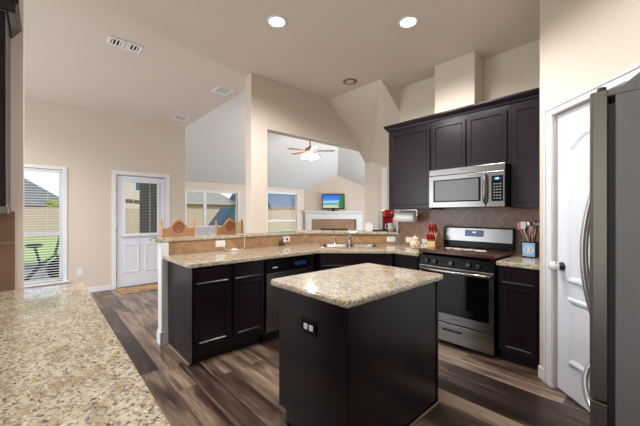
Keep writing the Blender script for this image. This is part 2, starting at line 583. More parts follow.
def rect_holes(mb, a0, a1, z0, z1, holes, emit):
    """split the rectangle into boxes that leave the holes open"""
    xs = sorted({a0, a1, *[h[0] for h in holes], *[h[1] for h in holes]})
    for x0, x1 in zip(xs, xs[1:]):
        mid = (x0 + x1) / 2
        zs = [z0]
        for h in sorted([h for h in holes if h[0] < mid < h[1]], key=lambda q: q[2]):
            emit(x0, x1, zs[-1], h[2]) if h[2] > zs[-1] else None
            zs.append(h[3])
        if zs[-1] < z1:
            emit(x0, x1, zs[-1], z1)

# ------------------------------------------------------------------ room shell
CZ = 3.12       # flat kitchen ceiling
WX = 3.77       # stove wall
BY = 3.44       # bar / header wall, kitchen face
BY2 = 3.58
DY = 6.515      # dining wall
LY = 10.0       # living room window wall
LX = 10.207     # living room far side wall
XL = -2.6       # left side of the house
YB = -0.80      # wall behind the camera

struct('floor', MB().box(XL, 10.5, YB - .2, 10.2, -0.1, 0), 'floor')

# flat ceiling with its sloped piece above the bar corner
mb = MB()
mb.prism([(XL - .1, YB - .2), (3.9, YB - .2), (3.9, 2.45), (3.33, 2.45), (3.33, 3.441), (2.19, 3.441), (2.19, 6.6), (XL - .1, 6.6)], CZ, CZ + .1)
A1, B1, C1, D1 = (3.33, 2.45, CZ), (3.33, BY, CZ), (4.377, BY, 2.268), (4.377, 3.08, 2.139)
E1 = (3.80, 2.45, 2.75)
F1 = (4.08, BY, 2.464)
for q in ((A1, B1, F1), (A1, F1, C1), (A1, C1, D1), (A1, D1, E1)):
    up = [(p[0], p[1], p[2] + .06) for p in q]
    mb.poly3(q)
    mb.poly3(up)
    for i in range(3):
        j = (i + 1) % 3
        mb.poly3((q[i], q[j], up[j], up[i]))
struct('ceiling', mb, 'ceiling')

# stove wall, return wall beside the right base cabinet, diagonal pantry wall
struct('wall_stove', MB().box(WX, WX + .13, 0.655, 2.45, 0, CZ), 'wall')
mb = MB()
mb.box(3.064, WX + .13, 0.535, 0.652, 0, CZ)
struct('wall_pantry_side', mb, 'wall')
struct('wall_return', MB().prism([(3.335, CZ - .002), (3.769, CZ - .002), (3.769, 2.77)], 2.451, 2.50, 'y'), 'wall')
mb = MB()
PL = 1.10        # run of the diagonal wall, local x towards the fridge
dh = 2.107
DX0 = 0.164
DW = 0.61
rect_holes(mb, 0, PL, 0, CZ, [(DX0, DX0 + DW, 0, dh)], lambda a, b2, c, d: mb.box(a, b2, 0, .11, c, d))
P0 = (3.053, 0.655, 0)
struct('wall_pantry', mb, 'wall', loc=P0, rot=R(-135))
struct('wall_pantry_inside', MB().box(-0.2, PL + .3, .9, .95, 0, CZ), 'wall', loc=P0, rot=R(-135))
struct('wall_fridge', MB().box(2.27, 2.37, YB, -0.13, 0, CZ), 'wall')
struct('wall_back', MB().box(XL, 2.27, YB - .1, YB, 0, CZ), 'wall')

# stub wall on the left, with the upper cabinet
struct('wall_stub', MB().box(XL, -0.073, 2.45, 2.57, 0, CZ), 'wall')

# left side wall; its wide unseen openings are added to let fill light in
mb = MB()
rect_holes(mb, YB, 6.6, 0, CZ, [(-0.6, 2.2, 0.05, 2.6), (3.0, 6.1, 0.3, 2.5)], lambda a, b2, c, d: mb.box(XL - .1, XL, a, b2, c, d))
struct('wall_left', mb, 'wall')

# bar wall: pony wall, column, header with sloped right end
mb = MB()
mb.box(0.925, 2.90, BY, 3.53, 0, 1.048)
mb.box(1.967, 2.203, BY, BY2, 1.092, CZ)
mb.prism([(2.203, 2.455), (4.20, 2.455), (4.377, 2.27), (4.377, CZ), (2.203, CZ)], BY, BY2, 'y')
struct('wall_bar', mb, 'wall')
mb = MB()
mb.box(1.967, 10.3, BY + .002, BY2, CZ + .001, 4.5)
mb.box(4.377, 10.3, BY, BY2, 0, CZ)
struct('wall_header', mb, 'wall')
# diagonal pony wall; local x along it
DA = math.atan2(-.975, .845)
mb = MB()
mb.box(0, 1.26, 0, .13, 0, 1.048)
struct('wall_bar_diagonal', mb, 'wall', loc=(2.925, BY + .006, 0), rot=DA)
struct('wall_hall', MB().box(4.378, 4.46, 1.6, BY - .002, 0, 2.6), 'wall')
# post at the open end of the pony wall
mb = MB().box(0.915, 0.985, 3.405, 3.53, 0, 1.045)
struct('trim_1', mb, 'trim', bevel=.004)
struct('trim_2', MB().box(0.903, 0.983, 3.393, 3.404, 0, .13).box(0.903, 0.914, 3.393, 3.53, 0, .13), 'trim', bevel=.002)

# dining wall
W1 = (-0.70, 0.271, 0.25, 2.06)
D1x = (1.016, 1.815)
mb = MB()
rect_holes(mb, XL, 2.197, 0, CZ, [W1, (D1x[0] - .02, D1x[1] + .02, 0, 2.055)], lambda a, b2, c, d: mb.box(a, b2, DY, DY + .14, c, d))
struct('wall_dining', mb, 'wall')
# living room walls
struct('wall_living_left', MB().box(2.16, 2.197, DY + .141, LY, 0, CZ).box(2.05, 2.185, BY2, LY, CZ + .101, 4.5), 'wall')
struct('wall_brick_left', MB().box(0, LY + .14 - DY - .141, .0, .02, -.15, 3.3), 'brick', loc=(2.158, DY + .141, 0), rot=R(90))
mb = MB()
W2 = (3.40, 5.19, 0.52, 2.09)
W3 = (6.42, 7.86, 0.60, 2.17)
rect_holes(mb, 2.16, LX + .1, 0, 2.43, [W2, W3], lambda a, b2, c, d: mb.box(a, b2, LY, LY + .14, c, d))
struct('wall_living', mb, 'wall')
mb = MB()
rect_holes(mb, BY2, LY, 0, 2.43, [(4.0, 7.2, .4, 2.35)], lambda a, b2, c, d: mb.box(LX, LX + .12, a, b2, c, d))  # unseen opening, invented for the living room fill lamp
struct('wall_living_right', mb, 'wall')
FX, FY = 8.217, 10.0
mb = MB()
FLn = math.hypot(LX - FX, LX - FX)
mb.prism([(-.05, 0), (FLn + .05, 0), (FLn + .05, 2.43), (FLn / 2, 3.03), (-.05, 2.43)], 0, .1, 'y')
struct('wall_fireplace', mb, 'wall', loc=(FX, FY, 0), rot=R(-45))
# vaulted ceiling of the living room (hipped at the far and right sides)
mb = MB()
z0, zt, sl = 2.43, 4.38, 0.603
run = (zt - z0) / sl
xw, yw, ys, xe = 2.0, LY, BY2, LX
mb.poly3([(xw, yw, z0), (xe, yw, z0), (xe - run, yw - run, zt), (xw, yw - run, zt)])
mb.poly3([(xe, yw, z0), (xe, ys, z0), (xe - run, ys, zt), (xe - run, yw - run, zt)])
mb.poly3([(xw, ys, zt), (xw, yw - run, zt), (xe - run, yw - run, zt), (xe - run, ys, zt)])
vc = struct('ceiling', mb, 'vault')
so = vc.modifiers.new('thick', 'SOLIDIFY')
so.thickness = 0.06
so.offset = 1

# chase on top of the upper cabinets
struct('wall_chase', MB().box(3.50, WX - .001, 1.34, 1.795, 2.512, CZ - .001), 'wall', bevel=.004)

# baseboards
struct('baseboard_dining', MB().box(XL, 0.93, DY - .014, DY - .001, 0, .085), 'trim', bevel=.003)
struct('baseboard_dining', MB().box(1.905, 2.197, DY - .014, DY - .001, 0, .085), 'trim', bevel=.003)
struct('baseboard_pantry', MB().box(0.0, 0.078, -.015, -.001, 0, .095), 'trim', loc=P0, rot=R(-135), bevel=.003)
struct('baseboard_living', MB().box(2.2, 8.2, LY - .015, LY - .001, 0, .085), 'trim')

# tile backsplashes (local x along the wall)
struct('wall_tile_bar', MB().box(0, 1.93, -.009, -.001, .916, 1.046), 'tile_bar', loc=(0.99, BY, 0))
struct('wall_tile_diagonal', MB().box(0.0, 1.265, -.009, -.001, .916, 1.046), 'tile_bar', loc=(2.925, BY + .006, 0), rot=DA)
struct('wall_tile_stove', MB().box(0, 1.79, -.009, -.001, .916, 1.46), 'tile_stove', loc=(WX, 2.45, 0), rot=R(-90))
struct('wall_tile_left', MB().box(-1.6, -.035, -.009, -.001, .916, 1.375), 'tile_left', loc=(-0.073, 2.45, -.017))
# painted end edge of the stove wall beside the bar
struct('trim_3', MB().box(3.72, 3.90, 2.452, 2.475, 1.095, 1.36), 'wall', bevel=.003)

# ------------------------------------------------------------------ windows and doors
def window(name, x0, x1, z0, z1, y, mull=None, rail=None, casing=.05, sill=True):
    root = MB().box(x0, x1, y + .05, y + .09, z1 - .045, z1).box(x0, x1, y + .05, y + .09, z0, z0 + .045) \
        .box(x0, x0 + .045, y + .05, y + .09, z0, z1).box(x1 - .045, x1, y + .05, y + .09, z0, z1)
    for m in (mull or []):
        root.box(m - .045, m + .045, y + .045, y + .095, z0, z1)
    if rail:
        root.box(x0, x1, y + .048, y + .092, rail - .025, rail + .025)
    f = struct(name, root, 'trim', bevel=.003)
    MB().box(x0 + .04, x1 - .04, y + .066, y + .072, z0 + .04, z1 - .04).build('pane', 'glass', f)
    c = MB().box(x1, x1 + casing, y - .016, y - .001, z0 - .02, z1 + casing).box(x0 - casing, x0, y - .016, y - .001, z0 - .02, z1 + casing) \
        .box(x0, x1, y - .016, y - .001, z1, z1 + casing).box(x0, x1, y - .001, y + .05, z1 - .004, z1).box(x1 - .004, x1, y - .001, y + .05, z0, z1)
    c.build('window_casing', 'trim', f, bevel=.003)
    if sill:
        MB().box(x0 - .08, x1 + .08, y - .06, y + .05, z0 - .025, z0 - .001).build('window_sill', 'trim', f, bevel=.004)
    return f

window('window_1', *W1, DY, rail=1.03)
window('window_2', *W2, LY, mull=[4.03], casing=.03)
window('window_3', *W3, LY, rail=1.07, casing=.03)

# blind in the dining window
t = thing('window_blind', 'white slatted blind drawn down over the dining window', 'blind', (-0.215, DY + .028, 0))
hw = .475
MB().box(-hw, hw, -.018, .018, 2.012, 2.05).build('headrail', 'white_plastic', t, bevel=.003)
mb = MB()
k = 0
z = 0.31
while z < 2.0:
    mb.prism([(-.017, z - .0035), (.017, z + .0015), (.017, z + .0035), (-.017, z - .0015)], -hw, hw, 'x')
    z += .0405
mb.build('slats', 'white_plastic', t)
MB().box(-hw, hw, -.015, .015, .262, .282).build('bottom_rail', 'white_plastic', t, bevel=.003)
MB().cyl((-.3, -.019, .28), (-.3, -.019, 2.0), .0012, seg=6).cyl((.3, -.019, .28), (.3, -.019, 2.0), .0012, seg=6).build('cord', 'white_plastic', t)

# back door of the dining room with half glass
mb = MB()
gx0, gx1, gz0, gz1 = 1.150, 1.690, 0.975, 1.925
rect_holes(mb, D1x[0], D1x[1], 0.012, 2.035, [(gx0, gx1, gz0, gz1)], lambda a, b2, c, e: mb.box(a, b2, DY + .03, DY + .075, c, e))
d1 = struct('door_1', mb, 'door')
f = MB()
for a, b2, c, e in ((gx0 - .03, gx1 + .03, gz1, gz1 + .035), (gx0 - .03, gx1 + .03, gz0 - .035, gz0), (gx0 - .03, gx0, gz0, gz1), (gx1, gx1 + .03, gz0, gz1)):
    f.box(a, b2, DY + .018, DY + .0295, c, e)
f.build('glass_frame', 'door', d1, bevel=.004)
MB().box(gx0, gx1, DY + .062, DY + .066, gz0, gz1).build('pane', 'glass', d1)
s_ = MB()
z = gz0 + .012
while z < gz1:
    s_.box(gx0, gx1, DY + .046, DY + .058, z, z + .0022)
    z += .0285
s_.box(gx0 + .13, gx0 + .133, DY + .045, DY + .059, gz0, gz1).box(gx1 - .133, gx1 - .13, DY + .045, DY + .059, gz0, gz1)
s_.build('inset_blind', 'white_plastic', d1)
MB().box(gx0 - .06, gx1 + .05, DY - .012, DY + .018, .925, .955).build('ledge', 'trim', d1, bevel=.004)
for a in (1.135, 1.475):
    MB().panel(a, a + .235, DY + .016, DY + .0295, .27, .78, .022, .011).build('raised_panel', 'door', d1)
k_ = MB().lathe([(.03, 0), (.03, -.006), (.012, -.012), (.012, -.04), (.028, -.05), (.03, -.065), (.02, -.076), (0, -.078)], (1.765, DY + .03, .96), axis='y')
k_.build('door_knob', 'bronze', d1)
MB().box(1.004, 1.014, DY + .02, DY + .034, .2, .3).box(1.004, 1.014, DY + .02, DY + .034, 1.0, 1.1).box(1.004, 1.014, DY + .02, DY + .034, 1.75, 1.85).build('hinges', 'bronze', d1)
mb = MB()
mb.box(.935, .996, DY - .018, DY - .001, 0, 2.12).box(1.835, 1.896, DY - .018, DY - .001, 0, 2.12).box(.996, 1.835, DY - .018, DY - .001, 2.055, 2.12)
mb.box(.9965, 1.002, DY, DY + .13, 0, 2.054).box(1.829, 1.8345, DY, DY + .13, 0, 2.054).box(1.002, 1.829, DY, DY + .13, 2.045, 2.054)
struct('trim_4', mb, 'trim', bevel=.003)

# pantry door on the diagonal wall
mb = MB().box(DX0 + .004, DX0 + DW - .004, .022, .06, .012, dh - .006)
d2 = struct('door_2', mb, 'door', loc=P0, rot=R(-135))
def arch_panel(x0, x1, z0, z1, rise):
    """moulded groove outline around an arch-topped panel"""
    out = MB()
    def ring(off):
        a0, a1, b0, b1 = x0 + off, x1 - off, z0 + off, z1 - off
        pts = [(a0, b0), (a1, b0), (a1, b1)]
        if rise:
            n = 10
            for i in range(1, n):
                u = i / n
                x = a1 + (a0 - a1) * u
                pts.append((x, b1 + rise * math.sin(math.pi * u) ** 1.3))
        pts.append((a0, b1))
        return pts
    hs = [(0, .0215), (.010, .005), (.024, .006), (.046, .017)]
    rings = [[out.bm.verts.new((p[0], h, p[1])) for p in ring(o_)] for o_, h in hs]
    fs = []
    for A, B in zip(rings, rings[1:]):
        n = len(A)
        for i in range(n):
            fs.append(out.bm.faces.new((A[i], A[(i + 1) % n], B[(i + 1) % n], B[i])))
    fs.append(out.bm.faces.new(rings[-1]))
    out._fin(fs)
    return out
xa, xb = DX0 + .115, DX0 + DW - .115
arch_panel(xa, xb, .25, .735, 0).build('lower_panel', 'door', d2)
arch_panel(xa, xb, .845, 1.84, .085).build('upper_panel', 'door', d2)
MB().lathe([(.031, .0215), (.031, .014), (.013, .008), (.012, -.012), (0, -.012)], (DX0 + .058, 0, .95), axis='y').build('rosette', 'dark_gap', d2)
kn_ = MB().lathe([(.014, -.0125), (.03, -.02), (.036, -.035), (.036, -.055), (.028, -.068), (0, -.07)], (DX0 + .058, 0, .95), axis='y').build('door_knob', 'white_plastic', d2)
kd_ = MB()
for i in range(4):
    a = R(45 + 90 * i)
    kd_.sphere((DX0 + .058 + .034 * math.cos(a), -.045, .95 + .034 * math.sin(a)), .006, 8)
kd_.build('grip_holes', 'dark_gap', kn_)
mb = MB()
cw = .078
mb.box(DX0 - cw, DX0, -.02, -.001, 0, dh + .06).box(DX0 + DW, DX0 + DW + cw, -.02, -.001, 0, dh + .06).box(DX0, DX0 + DW, -.02, -.001, dh, dh + .06)
mb.box(DX0 - cw, DX0 - cw + .02, -.028, -.02, 0, dh + .06).box(DX0 - cw, DX0 + DW + cw, -.028, -.02, dh + .042, dh + .06)
struct('trim_5', mb, 'trim', loc=P0, rot=R(-135), bevel=.003)
# white cased opening in the hall beyond the bar
struct('trim_6', MB().box(4.355, 4.377, 3.095, 3.20, 0, 2.13), 'trim', bevel=.003)

# ------------------------------------------------------------------ cabinets
def fronts(parent, cols, z_dr, z_dn, dr=True, double_t=.02, g=.004, top_name='drawer', raised=False, fr=.05):
    for (a, b2) in cols:
        if dr:
            MB().panel(a + g, b2 - g, -.02, -.001, z_dr[0], z_dr[1], .02, .006, raised).build(top_name, 'espresso', parent)
        MB().panel(a + g, b2 - g, -.02, -.001, z_dn[0], z_dn[1], fr, .008, raised).build('door', 'espresso', parent)

def base_cabinet(label, loc, rot, w, depth, cols, top_name='drawer', zb=.13):
    t = thing('base_cabinet', label, 'cabinet', loc, rot)
    MB().box(0, w, 0, depth, .1, .872).build('body', 'espresso_box', t, bevel=.002)
    MB().box(0.0, w, .075, depth, 0, .0995).build('toe_kick', 'toe', t)
    fronts(t, cols, (.712, .858), (zb, .698), top_name=top_name)
    return t

FYc = 2.725     # peninsula cabinet face
c1 = base_cabinet('espresso base cabinet with two doors and drawers at the open end of the peninsula', (0.981, FYc, 0), 0, .728, .68, [(.012, .345), (.378, .716)], zb=.165)
MB().box(-.004, -.0005, .001, .68, .02, .872).build('end_panel', 'espresso_box', c1)
MB().box(-.018, -.0005, .05, .68, 0, .018).build('shoe_molding', 'shoe', c1, bevel=.006)

# corner sink cabinet on the diagonal
DGX, DGY = 2.475, 2.715   # start of diagonal face
dl = 0.86
t = thing('corner_sink_cabinet', 'espresso corner cabinet below the sink, set diagonally behind the island', 'cabinet', (DGX, DGY, 0), R(-45))
MB().prism([(0, 0), (dl, 0), (dl + .32, .32), (dl + .32, .52), (.3, .52), (-.06, .16), (-.075, .075)], .1, .872).build('body', 'espresso_box', t)
MB().box(.02, dl - .02, .075, .5, 0, .0995).build('toe_kick', 'toe', t)
for a, b2 in ((.01, .425), (.435, .85)):
    MB().panel(a, b2, -.02, -.001, .712, .858, .02, .006).build('false_drawer_front', 'espresso', t)
    MB().panel(a, b2, -.02, -.001, .13, .698, .05, .008).build('door', 'espresso', t)

c3 = base_cabinet('narrow espresso base cabinet just left of the gas range', (3.12, 2.098, 0), R(-90), .318, .645, [(.012, .306)])
c4 = base_cabinet('espresso base cabinet with one drawer and door right of the range', (3.12, 0.985, 0), R(-90), .325, .645, [(.02, .30)], zb=.115)

# dishwasher
t = thing('dishwasher', 'stainless dishwasher with black control strip under the peninsula counter', 'dishwasher', (1.715, FYc, 0))
w = .62
MB().box(0, w, .03, .6, .1, .868).build('body', 'black_matte', t)
MB().box(0.004, w - .004, -.022, .029, .115, .725).build('door', 'steel', t, bevel=.006)
cp_ = MB().prism([(-.026, .735), (.029, .735), (.029, .866), (-.012, .866)], .002, w - .002, 'x').build('control_panel', 'black', t, bevel=.004)
MB().box(.08, .14, -.0275, -.0262, .775, .785).build('badge', 'white_plastic', cp_)
MB().box(.37, .53, -.0285, -.021, .775, .815).build('display', 'display', cp_)
MB().box(.02, w - .02, .06, .5, .0, .0995).build('toe_kick', 'toe', t)

# kitchen island
t = thing('kitchen_island', 'dark espresso island base standing alone in the middle of the kitchen', 'island', (1.156, 1.059, 0))
iw, idp = .942, .605
mb = MB()
mb.box(.018, iw - .018, .004, idp - .02, .1, .872)
mb.box(.018, iw - .018, .004, idp - .08, .001, .0999)
mb.build('body', 'espresso_box', t)
for xx in ((0, .0175), (iw - .0175, iw)):
    MB().prism([(0, 0), (idp - .075, 0), (idp - .075, .1), (idp, .1), (idp, .872), (0, .872)], xx[0], xx[1], 'x').build('side_panel', 'espresso', t, bevel=.002)
MB().box(.018, iw - .018, -.004, .0035, .001, .872).build('back_panel', 'espresso', t, bevel=.001)
mb = MB().box(-.004, .022, -.010, -.0045, .019, .872).box(-.010, -.0045, -.010, .018, .019, .872)
mb.build('corner_trim', 'espresso', t, bevel=.002)
MB().box(iw - .022, iw + .002, -.010, -.0045, .019, .872).build('corner_trim', 'espresso', t, bevel=.002)
MB().box(-.012, iw + .012, -.022, -.0105, 0, .018).box(-.022, -.011, -.022, idp - .075, 0, .018).box(iw + .001, iw + .012, -.01, idp - .075, 0, .018).build('shoe_molding', 'shoe', t, bevel=.005)
for a, b2 in ((.03, .46), (.48, .91)):
    for z in ((.712, .858), (.13, .698)):
        o = MB().panel(-(b2 - a) / 2, (b2 - a) / 2, -.02, -.001, z[0], z[1], .045, .008).build('drawer' if z[0] > .5 else 'door', 'espresso', t)
        o.location = ((a + b2) / 2, idp - .019, 0)
        o.rotation_euler = (0, 0, math.pi)
# socket on the island's left side
o = thing('wall_outlet', 'black outlet plate with two white sockets on the side of the island', 'outlet', (1.1555, 1.358, .688), R(-90))
MB().box(-.066, .066, -.006, -.0005, -.042, .042).build('cover_plate', 'black', o, bevel=.002)
for sx in (-.024, .024):
    MB().box(sx - .017, sx + .017, -.009, -.0062, -.017, .017).build('socket', 'white_plastic', o, bevel=.005)

def rrect(x0, x1, y0, y1, r, n=6):
    pts = []
    for cx, cy, a0 in ((x1 - r, y0 + r, -90), (x1 - r, y1 - r, 0), (x0 + r, y1 - r, 90), (x0 + r, y0 + r, 180)):
        for i in range(n + 1):
            a = R(a0 + 90 * i / n)
            pts.append((cx + r * math.cos(a), cy + r * math.sin(a)))
    return pts
tag(MB().prism(rrect(1.114, 2.14, 1.019, 1.725, .035), .874, .914).build('island_countertop', 'granite', bevel=.014, seg=4),
    'speckled cream granite slab on the kitchen island', 'countertop')

# upper cabinets
def upper(label, y_left, w, z0, z1, cols, depth=.318, fr=.05, end=False):
    t = thing('upper_cabinet', label, 'cabinet', (3.45, y_left, 0), R(-90), None)
    MB().box(0, w, 0, depth, z0, z1).build('body', 'espresso_box', t, bevel=.002)
    for a, b2 in cols:
        MB().panel(a, b2, -.02, -.001, z0 + .018, z1 - .05, fr, .008).build('door', 'espresso', t)
    return t
upper('tall espresso wall cabinet at the left end, above the paper towel roll', 2.415, .608, 1.398, 2.434, [(.02, .588)])
upper('short two-door espresso wall cabinet mounted over the microwave', 1.805, .827, 1.842, 2.434, [(.014, .395), (.418, .795)])
upper('tall espresso wall cabinet at the right end beside the pantry wall', 0.976, .318, 1.398, 2.434, [(.018, .300)])
# crown molding running over all three
mb = MB()
prof = [(3.455, 2.436), (3.437, 2.436), (3.432, 2.452), (3.412, 2.476), (3.402, 2.490), (3.402, 2.508), (3.455, 2.508)]
lo = [mb.bm.verts.new((p[0], 0.658, p[1])) for p in prof]
hi = [mb.bm.verts.new((p[0], 2.415 + (3.455 - p[0]), p[1])) for p in prof]
en = [mb.bm.verts.new((3.765, 2.415 + (3.455 - p[0]), p[1])) for p in prof]
n = len(prof)
for A, B in ((lo, hi), (hi, en)):
    for i in range(n):
        mb.bm.faces.new((A[i], A[(i + 1) % n], B[(i + 1) % n], B[i]))
mb.bm.faces.new(lo)
mb.bm.faces.new(en[::-1])
mb.box(3.456, 3.765, .66, 2.414, 2.4365, 2.44)
tag(mb.build('crown_molding', 'espresso'), 'dark crown molding running along the top of the stove wall cabinets', 'molding')

# left wall cabinet above the near counter
t = thing('upper_cabinet', 'dark wall cabinet cut off by the left edge, above the brown tiles', 'cabinet', (-0.95, 2.128, 0))
MB().box(0, .825, 0, .318, 1.385, 2.33).build('body', 'espresso_box', t, bevel=.003)
for a, b2 in ((.01, .405), (.415, .815)):
    MB().panel(a, b2, -.02, -.001, 1.40, 2.30, .05, .008).build('door', 'espresso', t)
MB().prism([(-.0, 2.331), (-.02, 2.331), (-.03, 2.36), (-.05, 2.39), (-.05, 2.42), (0, 2.42)], 0, .86, 'x').prism([(.825, 2.331), (.833, 2.331), (.85, 2.36), (.87, 2.39), (.87, 2.42), (.825, 2.42)], 0.001, .315, 'y').build('crown', 'espresso', t)
MB().box(0, .83, 0, .3, 1.345, 1.384).build('light_rail', 'steel', t, bevel=.005)

# near-left counter with its base cabinet
t = thing('base_cabinet', 'dark base cabinet under the granite counter in the left foreground', 'cabinet', (-1.25, -.30, 0))
MB().box(0, 1.40, 0, 2.70, .1, .872).build('body', 'espresso_box', t, bevel=.002)
MB().box(0.05, 1.33, .05, 2.68, 0, .0995).build('toe_kick', 'toe', t)
for i in range(4):
    o = MB().panel(-.32, .32, -.02, -.001, .13, .858, .05, .008).build('door', 'espresso', t)
    o.location = (1.401, .35 + i * .67, 0)
    o.rotation_euler = (0, 0, R(90))
tag(MB().prism([(-1.28, -.34), (.2, -.34), (.2, 2.425), (-.05, 2.432), (-.05, 2.448), (-1.28, 2.448)], .874, .914).build('foreground_countertop', 'granite', bevel=.011, seg=4),
    'long cream granite counter filling the lower left foreground', 'countertop')

# main granite counter with sink cut-out
SKx, SKy = 3.075, 2.775    # centre of the sink
ca = R(-45)
def dg(u, v, c=(SKx, SKy)):
    return (c[0] + u * math.cos(ca) - v * math.sin(ca), c[1] + u * math.sin(ca) + v * math.cos(ca))
hole = [dg(*p) for p in rrect(-.37, .37, -.20, .20, .05, 4)]
outer = [(0.935, 2.69), (2.455, 2.69), (3.08, 2.075), (3.08, 1.778), (3.759, 1.778), (3.759, 2.455), (2.915, 3.428), (0.987, 3.428), (0.987, 3.403), (0.935, 3.403)]
mb = MB().slab(outer, [hole], .874, .914)
tag(mb.build('peninsula_countertop', 'granite', bevel=.008, seg=3), 'long granite counter on the peninsula turning the corner to the range', 'countertop')
tag(MB().prism([(3.08, .657), (3.758, .657), (3.758, .994), (3.08, .994)], .874, .914).build('side_countertop', 'granite', bevel=.008, seg=3),
    'small square of granite counter right of the range', 'countertop')
# raised bar top
o6 = 6.31
mb = MB().prism([(.86, 3.415), (2.895, 3.415), (3.735, 2.453), (3.905, 2.453), (4.02, 2.72), (3.43, 3.42), (3.08, 3.66), (.86, 3.66)], 1.05, 1.09)
tag(mb.build('raised_counter', 'granite', bevel=.01, seg=3), 'raised granite bar ledge behind the sink and peninsula', 'bar top')

# sink
t = thing('kitchen_sink', 'stainless double bowl sink set in the diagonal corner counter', 'sink', (SKx, SKy, 0), ca)
mb = MB().slab(rrect(-.40, .40, -.225, .225, .06, 5), [rrect(-.355, -.012, -.18, .18, .05, 4), rrect(.012, .355, -.18, .18, .05, 4)], .9145, .919)
mb.build('rim', 'chrome', t)
for sx in (-.184, .184):
    mb = MB()
    top = rrect(sx - .171, sx + .171, -.18, .18, .05, 4)
    bot = rrect(sx - .155, sx + .155, -.165, .165, .05, 4)
    A = [mb.bm.verts.new((p[0], p[1], .916)) for p in top]
    B = [mb.bm.verts.new((p[0], p[1], .876)) for p in bot]
    for i in range(len(A)):
        mb.bm.faces.new((A[i], A[(i + 1) % len(A)], B[(i + 1) % len(A)], B[i]))
    mb.bm.faces.new(B)
    mb.build('bowl', 'steel', t)
t = thing('kitchen_faucet', 'tall chrome faucet with lever standing behind the sink', 'faucet', (*dg(.01, .265), .915), ca)
MB().lathe([(.028, 0), (.028, .008), (.018, .02), (.016, .08), (.019, .085), (.019, .125), (.012, .14), (0, .145)]).build('faucet_body', 'chrome', t)
MB().tube([(0, 0, .10), (0, -.03, .135), (0, -.08, .15), (0, -.13, .14), (0, -.15, .115)], [.011, .011, .010, .010, .012]).build('spout', 'chrome', t)
MB().tube([(0, .005, .13), (0.004, .008, .17), (0.01, .012, .21)], [.007, .006, .008]).build('lever', 'chrome', t)
t = thing('soap_dispenser', 'small chrome soap dispenser left of the faucet', 'soap dispenser', (*dg(-.20, .27), .915), ca)
MB().lathe([(.022, 0), (.022, .006), (.010, .014), (.009, .075), (.014, .08), (.014, .095), (0, .1)]).build('pump_body', 'chrome', t)
MB().tube([(0, 0, .088), (0, -.03, .098), (0, -.06, .088)], .006).build('nozzle', 'chrome', t)

# ------------------------------------------------------------------ range
t = thing('gas_range', 'stainless slide-in range with black control panel and oven door', 'range', (3.11, 1.766, 0), R(-90))
w = .758
MB().box(0.002, w - .002, .03, .60, .03, .90).build('body', 'black', t, bevel=.002)
cpn = MB().prism([(-.018, .80), (.029, .80), (.029, .899), (.004, .899)], 0, w, 'x').build('control_panel', 'black', t, bevel=.003)
for kx in (.09, .18, .355, .525, .615):
    kb = MB()
    kb.cyl((kx, -.014, .845), (kx, -.044, .840), .022, .019, 18)
    kn = kb.build('knob', 'steel', t)
od = MB().box(0.003, w - .003, -.028, .028, .232, .795).build('oven_door', 'steel', t, bevel=.005)
MB().box(.045, w - .045, -.032, -.0285, .32, .745).build('oven_window', 'oven_glass', od, bevel=.002)
MB().box(.33, .43, -.0302, -.0285, .272, .282).build('badge', 'steel_d', od)
hb = MB().tube([(.03, -.03, .768), (.032, -.065, .765), (.06, -.082, .763), (.2, -.088, .761), (w / 2, -.09, .760), (w - .2, -.088, .761), (w - .06, -.082, .763), (w - .032, -.065, .765), (w - .03, -.03, .768)], .017, 12)
hb.build('oven_handle', 'steel', od)
dr = MB().box(0.003, w - .003, -.026, .028, .035, .222).build('storage_drawer', 'steel', t, bevel=.005)
MB().box(.27, .46, -.036, -.0265, .150, .172).build('handle', 'black_matte', dr, bevel=.004)
for fx in (.05, w - .05):
    for fy in (.06, .54):
        MB().cyl((fx, fy, 0), (fx, fy, .0295), .018).build('foot', 'black_matte', t)
bgd = MB().prism([(.555, .962), (.60, .962), (.60, 1.19), (.575, 1.19)], 0, w, 'x').build('backguard', 'black', t, bevel=.004)
ff = MB()
def bgp(x0, x1, z0, z1, off):
    ya = lambda z: .555 + (z - .962) / .228 * .02 - off
    ff.bm.verts
    ff.prism([(ya(z0), z0), (ya(z0) + .004, z0), (ya(z1) + .004, z1), (ya(z1), z1)], x0, x1, 'x')
bgp(.018, w - .018, 1.03, 1.175, .0045)
ff.build('steel_fascia', 'steel', bgd)
ff = MB()
bgp(.255, .455, 1.085, 1.158, .0095)
ff.build('clock_display', 'display', bgd)
ff = MB()
bgp(.34, .375, 1.125, 1.14, .0142)
ff.build('digits', 'digits', bgd)
# wooden stove cover board
t = thing('stove_cover', 'dark walnut board lying over the burners of the range', 'stove cover', (3.11, 1.766, 0), R(-90))
MB().box(-.004, w + .002, -.03, .54, .925, .960).build('board', 'wood_cover', t, bevel=.006)
for bx in (.02, w - .04):
    MB().box(bx, bx + .02, 0, .5, .901, .9245).build('batten', 'wood_cover', t)
le = MB()
x = .20
for i, (rr, sx) in enumerate([(.035, 1), (.022, 1.3), (.03, 1.2), (.022, 1.2), (.036, .9), (.024, 1.3), (.03, 1.1)]):
    pts = [(x + rr * sx * math.cos(a), .27 + rr * math.sin(a) + .012 * math.sin(i * 2), .9615) for a in [R(20 + j * 30) for j in range(11)]]
    le.tube(pts, .0042, 6)
    x += rr * 2.1
le.build('lettering', 'white_ink', t)

